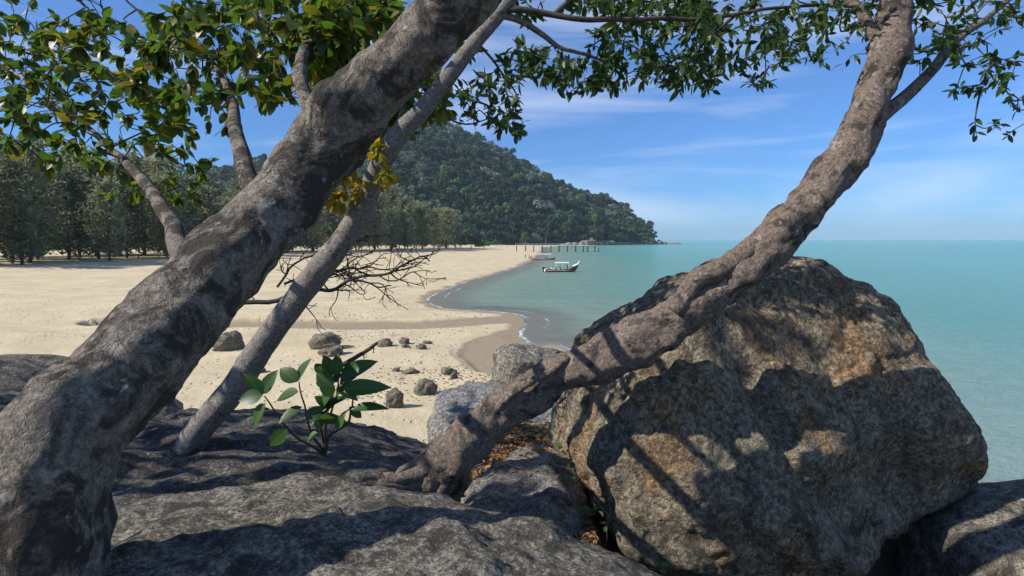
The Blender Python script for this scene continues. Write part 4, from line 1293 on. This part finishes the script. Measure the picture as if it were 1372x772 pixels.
# slender tree
pts = [(250, 610, 4.3), (310, 525, 4.2), (372, 435, 4.1), (424, 366, 4.0), (455, 328, 3.95), (483, 285, 3.9), (505, 230, 3.85), (528, 188, 3.8), (565, 148, 3.78), (605, 98, 3.75), (640, 52, 3.72), (668, 20, 3.7), (695, -15, 3.7), (740, -80, 3.75)]
rp = [19, 18, 17, 16.5, 15.5, 14.5, 13.5, 13.5, 11.5, 10.5, 9.5, 9, 8, 7]
w3 = [P(*q) for q in pts]; rad = [r_ * q[2] / FPX for r_, q in zip(rp, pts)]
w3 = [Vector((w3[0].x - .08, w3[0].y, 5.0))] + w3; rad = [rad[0] * 1.5] + rad
base2 = w3[0].copy()
t2 = link('slender_tree', None, loc=base2)
tag(t2, 'slender smooth grey tree stem slanting up beside the thick trunk, leafy branches overhead', 'tree')
v, f, sk2 = lumpy_tube(w3, rad, 8, 20, 0.008, 7.0, 14, [(np.array(P(528, 190, 3.75)), .05, .012)])
link('trunk', mesh('trunk', v - np.array(base2), f, [M_bark2]), t2)
lb = [sk2[70:]]
lb.append(limb(t2, base2, [(528, 186, 3.8), (533, 160, 3.85), (548, 128, 3.9), (560, 95, 4.0)], .030, .022, M_bark2))
lb.append(limb(t2, base2, [(668, 20, 3.7), (692, 15, 3.7), (740, 17, 3.7), (790, 25, 3.7), (850, 28, 3.75), (910, 27, 3.8), (985, 22, 3.9), (1080, 5, 4.0), (1180, 10, 4.2)], .024, .009, M_twig))
lb.append(limb(t2, base2, [(668, 22, 3.7), (695, 26, 3.75), (720, 42, 3.8), (745, 60, 3.85), (775, 70, 3.9), (805, 80, 4.0), (840, 98, 4.1)], .026, .007, M_bark2))
lb.append(limb(t2, base2, [(985, 22, 3.9), (962, 45, 4.0), (935, 75, 4.1), (912, 100, 4.2)], .014, .004, M_twig))
lb.append(limb(t2, base2, [(590, 115, 3.76), (598, 155, 3.8), (625, 167, 3.85), (655, 160, 3.9)], .009, .004, M_twig))
lb.append(limb(t2, base2, [(640, 52, 3.72), (665, 85, 3.8), (690, 120, 3.9), (700, 150, 3.95)], .010, .003, M_twig))
lb.append(limb(t2, base2, [(745, 17, 3.7), (800, -30, 3.9), (900, -60, 4.2), (1040, -70, 4.4)], .02, .006, M_twig))
rg = np.random.default_rng(33)
cl = []
zone(655, 135, 48, 38, 46, 3.7, 4.4)
zone(690, 85, 35, 30, 24, 3.7, 4.4)
zone(640, 70, 22, 20, 10, 3.8, 4.4)
zone(735, 88, 40, 26, 38, 3.7, 4.6)
zone(775, 105, 40, 24, 38, 3.8, 4.6)
zone(830, 95, 42, 30, 46, 3.8, 4.8)
zone(840, 45, 48, 42, 70, 3.7, 4.8)
zone(905, 45, 55, 50, 105, 3.7, 5.0)
zone(920, 98, 45, 28, 52, 3.8, 4.8)
zone(950, 60, 25, 60, 35, 3.7, 4.6)
zone(870, 5, 90, 14, 46, 3.7, 4.6)
zone(790, 8, 40, 8, 12, 3.7, 4.4)
zone(710, 12, 20, 18, 7, 3.7, 4.2)
zone(685, 172, 22, 10, 9, 3.8, 4.2)
zone(1010, 55, 70, 60, 88, 3.8, 5.0)
zone(1110, 45, 90, 50, 79, 3.9, 5.2)
zone(1220, 30, 90, 40, 42, 4.0, 5.4)
zone(1000, -60, 250, 40, 70, 3.8, 5.2)
lf1 = [leaf_mesh('narrow_leaf', .080, .034, L1o, .15, .15), leaf_mesh('narrow_leaf', .070, .031, L1o, .25, .05), leaf_mesh('narrow_leaf', .088, .034, L1o, .1, .3)]
foliage(t2, base2, lb, cl, lf1, L1s, (4, 8), 300, rg, M_twig, 0.25, (.6, 1.15), reachk=.9)

# leaning trunk with roots across the boulder
pts = [(545, 655, 3.72), (572, 640, 3.72), (597, 616, 3.74), (625, 590, 3.78), (660, 562, 3.82), (700, 535, 3.86), (745, 508, 3.86), (790, 485, 3.84), (835, 466, 3.8), (880, 443, 3.76), (920, 415, 3.72), (962, 383, 3.7), (1020, 338, 3.7), (1090, 270, 3.75), (1150, 180, 3.85), (1190, 70, 4.0), (1205, -60, 4.2)]
rp = [26, 30, 31, 30, 29, 28, 27, 28, 31, 32, 30, 31, 30, 28, 26, 23, 20]
w3 = [P(*q) for q in pts]; rad = [r_ * q[2] / FPX for r_, q in zip(rp, pts)]
base3 = w3[1].copy(); base3.z -= .1
t3 = link('fallen_tree', None, loc=base3)
tag(t3, 'brown weathered leaning trunk with spreading roots lying across the huge boulder', 'tree')
v, f, sk3 = lumpy_tube(w3, rad, 14, 64, 0.034, 4.6, 24, [(np.array(P(845, 445, 3.6)), .08, .035), (np.array(P(735, 490, 3.7)), .07, .02), (np.array(P(800, 500, 3.65)), .07, .025), (np.array(P(905, 400, 3.6)), .07, .03), (np.array(P(620, 590, 3.6)), .09, .03)])
link('trunk', mesh('trunk', v - np.array(base3), f, [M_bark3]), t3)
for q, r0, r1 in [([(585, 622, 3.68), (555, 636, 3.6), (525, 644, 3.5), (508, 647, 3.45)], .07, .018), ([(575, 640, 3.66), (545, 652, 3.55), (505, 654, 3.4), (455, 652, 3.3)], .06, .012),
                  ([(600, 630, 3.7), (590, 655, 3.62), (575, 672, 3.6)], .075, .04), ([(612, 618, 3.8), (622, 645, 3.85), (600, 668, 3.9)], .06, .03), ([(560, 640, 3.8), (530, 640, 3.95), (500, 636, 4.15)], .05, .015)]:
    limb(t3, base3, q, r0, r1, M_bark3, 'root', 12)
# side shoots of the trunk
limb(t3, base3, [(640, 575, 3.75), (690, 527, 3.7), (735, 500, 3.72), (765, 478, 3.78)], .035, .02, M_bark3, 'branch', 10)
limb(t3, base3, [(900, 418, 3.62), (930, 378, 3.6), (965, 362, 3.6), (1010, 330, 3.65)], .06, .075, M_bark3, 'branch', 14)
lb = [sk3[150:]]
lb.append(limb(t3, base3, [(1150, 180, 3.85), (1220, 120, 4.0), (1300, 40, 4.3), (1380, -20, 4.6)], .06, .012, M_bark3))
lb.append(limb(t3, base3, [(1190, 70, 4.0), (1140, 0, 4.2), (1080, -50, 4.5)], .05, .012, M_bark3))
rg = np.random.default_rng(43); cl = []
zone(1290, 60, 110, 70, 50, 3.9, 5.2)
zone(1340, 140, 60, 50, 16, 4.0, 5.0)
zone(1200, -30, 160, 50, 50, 3.9, 5.4)
foliage(t3, base3, lb, cl, [leaf_mesh('oval_leaf', .08, .035, L1o, .15, .15), leaf_mesh('oval_leaf', .07, .03, L1o, .25, .05)], L1s, (6, 10), 200, rg, M_twig, 0.3, (.7, 1.15))

# broad-leaved tree standing left of the outcrop: it shades the wide slab
base4 = Vector((-7.4, 2.2, 4.9))
t4 = link('shade_tree', None, loc=base4)
tag(t4, 'dense broad-leaved tree whose canopy shades the wide dark slab', 'tree')
w3 = [base4 + Vector(q) for q in ((0, 0, -.3), (.1, .05, 1.2), (.0, .2, 2.6), (.3, .5, 4.2), (.7, .9, 5.6))]
v, f, sk4 = lumpy_tube(w3, [.26, .2, .17, .13, .07], 8, 18, .02, 3, 61)
link('trunk', mesh('trunk', v - np.array(base4), f, [M_bark1]), t4)
lb = [sk4[10:]]
for q in (((0, .2, 2.6), (1.0, .9, 3.3), (2.0, 1.6, 3.7)), ((.1, .3, 3.2), (.6, 1.9, 3.9), (1.2, 3.4, 4.2)), ((.3, .5, 4.0), (1.4, .4, 4.7), (2.6, .7, 5.0)), ((.3, .5, 4.0), (-.6, 1.6, 4.8), (-1.0, 2.8, 5.2))):
    lb.append(limb(t4, base4, [('w', *(base4 + Vector(a))) for a in q], .06, .015, M_bark1))
rg = np.random.default_rng(91); cl = []
sd_ = np.array(SUN_DIR)
for (cx_, cy_, cz_, ex, ey, nc, t0, t1_) in [(-2.2, 5.9, 5.5, 1.6, 1.4, 135, 4.6, 7.0), (-.2, 9.6, 4.6, 1.0, .4, 22, 8.5, 10.0), (-2.0, 4.2, 5.8, 1.05, .75, 75, 4.6, 6.6), (-1.7, 1.9, 6.2, .6, .35, 12, 4.8, 6.0), (.2, 4.2, 5.5, .5, .6, 10, 7.5, 8.6), (1.7, 4.1, 7.2, .5, .2, 6, 8.5, 10)]:
    for _ in range(nc):
        a = rg.uniform(-1, 1, 2)
        cl.append(np.array((cx_ + a[0] * ex, cy_ + a[1] * ey, cz_)) + sd_ * rg.uniform(t0, t1_))
foliage(t4, base4, lb, cl, lf2, L2s, (8, 12), 0, rg, M_twig, 0.4, (1.0, 1.5), twig_start=.02)

# ------------------------------------------------------------------ bare dead branch at the left
db = P(370, 402, 4.6)
td = link('dead_branch', None, loc=db)
tag(td, 'bare blackish dead branch with tangled twigs reaching over the sand', 'branch')
rg = np.random.default_rng(55)
def bare(path, r0, r1, depth, dens):
    w = np.array([tuple(P(*q)) for q in path]); p, r = catmull(w, 5, list(np.linspace(r0, r1, len(w))))
    p = p + np.stack([fbm(p * 6 + i * 5, 3, 3 + i) for i in range(3)], 1) * 0.02
    return sprout(p, r, depth, dens)
def sprout(p, r, depth, dens, b=None):
    b = b or MB()
    b.tube(p - np.array(db), r, 5, False)
    if depth > 0:
        L = np.linalg.norm(np.diff(p, axis=0), axis=1).sum()
        for _ in range(max(1, int(L * dens))):
            k = rg.integers(2, len(p) - 1)
            t = p[min(k + 1, len(p) - 1)] - p[k - 1]; t /= np.linalg.norm(t) + 1e-9
            d_ = t * .8 + rg.normal(size=3) * np.array([.6, .5, .55]); d_ /= np.linalg.norm(d_)
            l_ = rg.uniform(.35, 1.0) * (.32 if depth == 2 else .14)
            k1 = p[k] + d_ * l_ * .5 + rg.normal(size=3) * .05 * l_ * 2
            q = catmull([p[k], k1, p[k] + d_ * l_ + rg.normal(size=3) * .16 * l_], 3)
            sprout(q, np.linspace(min(r[k] * .7, .008), .003, len(q)), depth - 1, dens * 1.5, b)
    return b
paths = [([(370, 402, 4.6), (422, 390, 4.6), (450, 384, 4.6), (480, 372, 4.6), (518, 368, 4.55), (545, 353, 4.5), (563, 344, 4.5), (574, 349, 4.5)], .017, .004, 2, 6),
         ([(470, 375, 4.6), (492, 378, 4.6), (508, 384, 4.6), (525, 383, 4.6)], .009, .004, 2, 6),
         ([(380, 380, 4.7), (440, 366, 4.7), (478, 358, 4.7), (510, 360, 4.7), (545, 357, 4.7)], .010, .003, 2, 8),
         ([(453, 384, 4.6), (450, 398, 4.6), (442, 413, 4.6)], .006, .0025, 1, 8),
         ([(462, 381, 4.6), (475, 390, 4.6), (487, 395, 4.6), (492, 390, 4.6)], .005, .002, 1, 6),
         ([(390, 395, 4.65), (430, 375, 4.75), (470, 350, 4.8), (500, 335, 4.85)], .009, .003, 2, 7),
         ([(505, 370, 4.55), (530, 376, 4.5), (552, 366, 4.5), (565, 370, 4.5)], .006, .003, 2, 6),
         ([(370, 385, 4.8), (400, 350, 4.9), (440, 335, 4.9), (470, 322, 4.9)], .010, .003, 2, 7),
         ([(370, 402, 4.6), (300, 410, 4.6), (230, 430, 4.7), (170, 470, 4.8)], .017, .022, 2, 3)]
for pth, r0, r1, dp, dn in paths:
    link('twig', bare(pth, r0 * 1.15, r1 * 1.3, dp, dn * 1.7).mesh('twig', M_dead), td)

# ------------------------------------------------------------------ leafy shrub at the left
LSo = m_leaf('shrub_leaf', [(0.022, 0.066, 0.014), (0.032, 0.09, 0.016), (0.028, 0.08, 0.015), (0.05, 0.12, 0.02)], .3, .42, vein=.014)
SY = 2.75
sb = P(433, 612, 3.05)
ts = link('shrub', None, loc=sb)
tag(ts, 'low shrub with large glossy oval green leaves beside the shaded slab', 'shrub')
stems = [[(433, 612, 3.05), (440, 585, 2.9), (452, 560, 2.8), (468, 545, 2.75)], [(433, 612, 3.05), (436, 570, 2.9), (447, 530, 2.75), (450, 500, 2.7)], [(433, 612, 3.05), (428, 575, 2.95), (430, 540, 2.8), (438, 505, 2.75)],
         [(433, 612, 3.05), (415, 580, 2.9), (405, 545, 2.8), (398, 510, 2.75)], [(433, 612, 3.05), (400, 590, 2.95), (370, 560, 2.9), (352, 530, 2.85)], [(440, 585, 2.9), (465, 565, 2.85), (470, 548, 2.8), (472, 530, 2.75)], [(425, 560, 2.9), (440, 545, 2.8), (458, 530, 2.75)]]
for q in stems:
    limb(ts, sb, q, .008, .0035, M_dead, 'stem', 6)
leaves = [((452, 507), (433, 480), 20), ((452, 503), (450, 476), 18), ((455, 506), (497, 483), 21), ((456, 508), (478, 500), 16), ((457, 522), (516, 516), 21), ((470, 549), (515, 541), 15), ((424, 552), (464, 526), 17), ((422, 563), (464, 560), 20),
          ((447, 530), (430, 512), 17), ((438, 505), (424, 484), 18), ((450, 530), (462, 512), 13), ((446, 520), (425, 500), 20), ((468, 545), (485, 560), 12), ((440, 545), (424, 530), 14), ((430, 575), (424, 560), 12), ((426, 580), (410, 590), 14),
          ((398, 512), (375, 492), 20), ((398, 512), (410, 480), 18), ((400, 525), (368, 532), 20), ((405, 545), (372, 562), 18), ((352, 530), (330, 500), 18), ((352, 530), (318, 535), 20), ((356, 540), (335, 570), 18), ((385, 575), (360, 598), 18), ((352, 528), (366, 498), 18), ((410, 560), (432, 545), 15), ((447, 532), (426, 548), 18), ((450, 520), (480, 532), 17), ((438, 508), (456, 492), 17), ((446, 540), (430, 566), 15), ((452, 512), (440, 494), 19), ((462, 556), (448, 576), 13), ((430, 545), (440, 524), 16), ((455, 515), (472, 494), 18)]
lbase = leaf_mesh('shrub_leaf', 1.0, 0.42, LSo, .34, .22)
for (b_, t_, w) in leaves:
    y0 = SY + random.uniform(-.08, .08)
    a, c = P(b_[0], b_[1], y0), P(t_[0], t_[1], y0 + random.uniform(-.06, .06))
    L = (c - a).length
    M = Matrix.Translation(a - sb) @ frame(c - a, Vector((random.uniform(-.25, .25), -.75, .75)), random.uniform(-.4, .4)) @ Matrix.Diagonal((w * 1.15 / FPX * y0 / .42, L * 1.04, L, 1))
    o = link('leaf', lbase, ts); o.matrix_local = M
# dead stick
a = P(440, 500, 3.2)
st = link('dead_stick', None, loc=a)
tag(st, 'broken dark dead stick poking up behind the leafy shrub', 'stick')
b = MB()
p, r = catmull([P(425, 515, 3.2), P(455, 492, 3.2), P(480, 476, 3.2), P(499, 465, 3.2), P(506, 461, 3.2)], 5, [.018, .015, .012, .011, .008])
p = p + np.stack([fbm(p * 14 + i, 2, i) for i in range(3)], 1) * .006
b.tube(p - np.array(a), r, 8)
for k in (8, 12, 16):
    q = Vector(p[k]); b.tube([q - a, q - a + Vector((random.uniform(-.02, .02), 0, -.045))], [.005, .002], 5)
st_m = link('shaft', b.mesh('stick', M_dead), st)

# ------------------------------------------------------------------ litter and seedlings between the rocks
LD = m_leaf('dry_leaf', [(0.30, 0.13, 0.05), (0.36, 0.18, 0.07), (0.20, 0.09, 0.04), (0.42, 0.24, 0.10), (0.25, 0.15, 0.09)], .2, .7, 'attr')
ldm = leaf_mesh('dry', 1.0, .5, LD, .4, .25)
lv = np.array([q.co[:] for q in ldm.vertices]); lfc = np.array([list(q.vertices) for q in ldm.polygons])
bpy.context.view_layer.update()
dg = bpy.context.evaluated_depsgraph_get()
def drop(x, y, z=9.0, maxz=6.4):
    o_ = Vector((x, y, min(z, maxz)))
    hit, loc, nor, _, ob, _ = scene.ray_cast(dg, o_, Vector((0, 0, -1)))
    return (loc, nor, ob) if hit else (None, None, None)
rg = np.random.default_rng(77)
V, F, T = [], [], []; n = 0
def litter(px, py, rx, ry, Y, cnt, size):
    global n
    c = P(px, py, Y)
    for _ in range(cnt):
        a, b_ = rg.normal(size=2) * .5
        x, y = c.x + a * rx, c.y + b_ * ry
        loc, nor, ob = drop(x, y, 9, c.z + .35)
        if loc is None or (ob and ob.parent is not None): continue
        if nor.z < .5 and rg.uniform() < .8: continue
        if ob.name.startswith('rock') and rg.uniform() < .88: continue
        dv = Vector((rg.normal(), rg.normal(), rg.normal() * .25))
        M = Matrix.Translation(loc + Vector((0, 0, .006 + rg.uniform(0, .02)))) @ frame(dv, nor + Vector(tuple(rg.normal(size=3) * .35)), rg.uniform(-.5, .5)) @ Matrix.Scale(size * rg.uniform(.5, 1.2), 4)
        A = np.array(M)
        V.append(lv @ A[:3, :3].T + A[:3, 3]); F.append(lfc + n); T.append(np.full(len(lv), rg.uniform())); n += len(lv)
litter(680, 605, .8, 1.0, 5.4, 1100, .07)
litter(650, 635, .8, .7, 4.4, 320, .055)
litter(700, 590, .8, .7, 6.0, 600, .07)
litter(770, 660, .45, .9, 4.4, 420, .055)
litter(800, 700, .6, .7, 3.9, 320, .055)
litter(760, 615, .5, .8, 5.0, 240, .055)
litter(860, 745, .9, .6, 3.5, 200, .055)
litter(440, 648, .5, .3, 3.6, 40, .05)
me = mesh('leaf_litter', np.concatenate(V), np.concatenate(F), [LD]); pattr(me, 'tint', np.concatenate(T))
tag(link('leaf_litter', me), 'fallen rust-brown dry leaves heaped between the trunk, slab and boulder', 'leaf litter', kind='stuff')
# fallen sticks
for k, (q, lab) in enumerate([([(735, 600, 5.0), (760, 612, 4.9), (775, 618, 4.9)], 'thin grey stick lying beside the boulder foot'), ([(795, 665, 4.1), (815, 690, 4.0), (830, 697, 3.95)], 'pale curved twig among litter under the boulder'), ([(630, 628, 4.3), (660, 618, 4.5), (690, 624, 4.5)], 'short dry stick on the litter behind the trunk')]):
    w = [P(*a) for a in q]
    b = MB(); b.tube(catmull(w, 5) - np.array(w[0]), np.linspace(.008, .003, 11), 6)
    tag(link('twig', b.mesh('twig', M_bark2), loc=w[0]), lab, 'twig')

LG = m_leaf('seedling_leaf', [(0.05, 0.13, 0.025), (0.08, 0.17, 0.03), (0.06, 0.14, 0.05), (0.10, 0.16, 0.03)], .35, .4)
sl = leaf_mesh('seedling_leaf', 1.0, .5, LG, .12, .15)
seeds = [  # px,py of leaves' centre, depth, n leaves, size m
    (722, 574, 5.6, 5, .06, 'small dark sprig growing on the litter in front of the banded rock'),
    (752, 603, 5.0, 3, .09, 'seedling with a flat bright leaf at the upper slab edge'),
    (762, 634, 4.6, 4, .075, 'seedling with round green leaf halfway down the boulder crevice'),
    (760, 663, 4.3, 4, .075, 'seedling with yellowish leaf in the crevice beside the dappled slab'),
    (794, 683, 4.05, 5, .085, 'seedling with a broad pale green leaf under the boulder overhang'),
    (812, 694, 3.95, 4, .06, 'little seedling at the lowest part of the leafy crevice'),
    (782, 645, 4.45, 4, .07, 'seedling with narrow leaves against the boulder foot'),
    (884, 757, 3.1, 3, .075, 'bright green sprig in the dark hollow below the boulder'),
    (614, 653, 3.95, 6, .06, 'leafy green sprig growing at the root of the leaning trunk')]
for px, py, Yd, nl, sz, lab in seeds:
    c = P(px, py, Yd)
    loc, nor, ob = drop(c.x, c.y, 9, c.z + .08)
    zb = loc.z if loc is not None and c.z - loc.z < .5 else c.z - .12
    e = link('seedling', None, loc=(c.x, c.y, zb)); tag(e, lab, 'seedling')
    hh = max(.05, c.z - zb)
    b = MB(); b.tube([(0, 0, -.02), (.01, 0, hh * .5), (0, 0, hh + .01)], [.004, .003, .002], 5)
    link('stem', b.mesh('stem', M_twig), e)
    for k in range(nl):
        a_ = k * 2.4 + rg.uniform(-.4, .4)
        dv = Vector((math.cos(a_), math.sin(a_) * .8 - .2, rg.uniform(-.1, .55)))
        o = link('leaf', sl, e)
        o.matrix_local = Matrix.Translation((0, 0, hh * (1 - .12 * (k % 3)))) @ frame(dv, Vector((0, -.5, 1)), rg.uniform(-.3, .3)) @ Matrix.Scale(sz * rg.uniform(.75, 1.15), 4)

# ------------------------------------------------------------------ washed-up debris on the sand
rg = np.random.default_rng(88)
V, F = [], []; n = 0
cnt = 1700
dpx = rg.uniform(425, 720, 4 * cnt); dpy = 345 + (545 - 345) * rg.uniform(0, 1, 4 * cnt) ** 1.2
pts = np.array([tuple(G(a, b_, .35))[:2] for a, b_ in zip(dpx, dpy)])
zb, dsh, wt = beach_height(pts)
dens = fbm(np.c_[pts * .12, pts[:, :1] * 0], 3, 19)
ok = (dsh > 1.0) & (wt < .3) & ((dens > .05) | (rg.uniform(0, 1, len(pts)) < .15)) & (pts[:, 1] > 18)
for (x, y), z_ in list(zip(pts[ok], zb[ok]))[:cnt]:
    s = rg.uniform(.03, .09) * (1 + y / 130)
    a_ = rg.uniform(0, 6.28); el = rg.uniform(.35, 1)
    ring = np.array([(math.cos(t) * s, math.sin(t) * s * el, 0) for t in np.arange(5) * 1.2566 + a_])
    V.append(np.vstack([ring, [(0, 0, s * .5)]]) + np.array([x, y, z_ - .004])); F += [(n + k, n + (k + 1) % 5, n + 5) for k in range(5)]; n += 6
me = mesh('debris', np.concatenate(V), F, [m_plain('seaweed_debris', (0.10, 0.075, 0.05), .9, .4, 3)], False)
tag(link('beach_debris', me), 'dark scraps of seaweed and leaf strewn over the sand', 'debris', kind='stuff')

# ------------------------------------------------------------------ sea haze
t = NT('haze_air')
pv = t.n('ShaderNodeVolumePrincipled')
pv.inputs['Color'].default_value = (0.62, 0.82, 1.0, 1)
pv.inputs['Density'].default_value = 0.00009
t.l(pv.outputs[0], t.out.inputs['Volume'])
tag(link('haze', MB().box((0, 0, 120), (19000, 19000, 252)).mesh('haze', t.m, False)), 'thin pale blue sea haze over the bay', 'haze', kind='stuff')
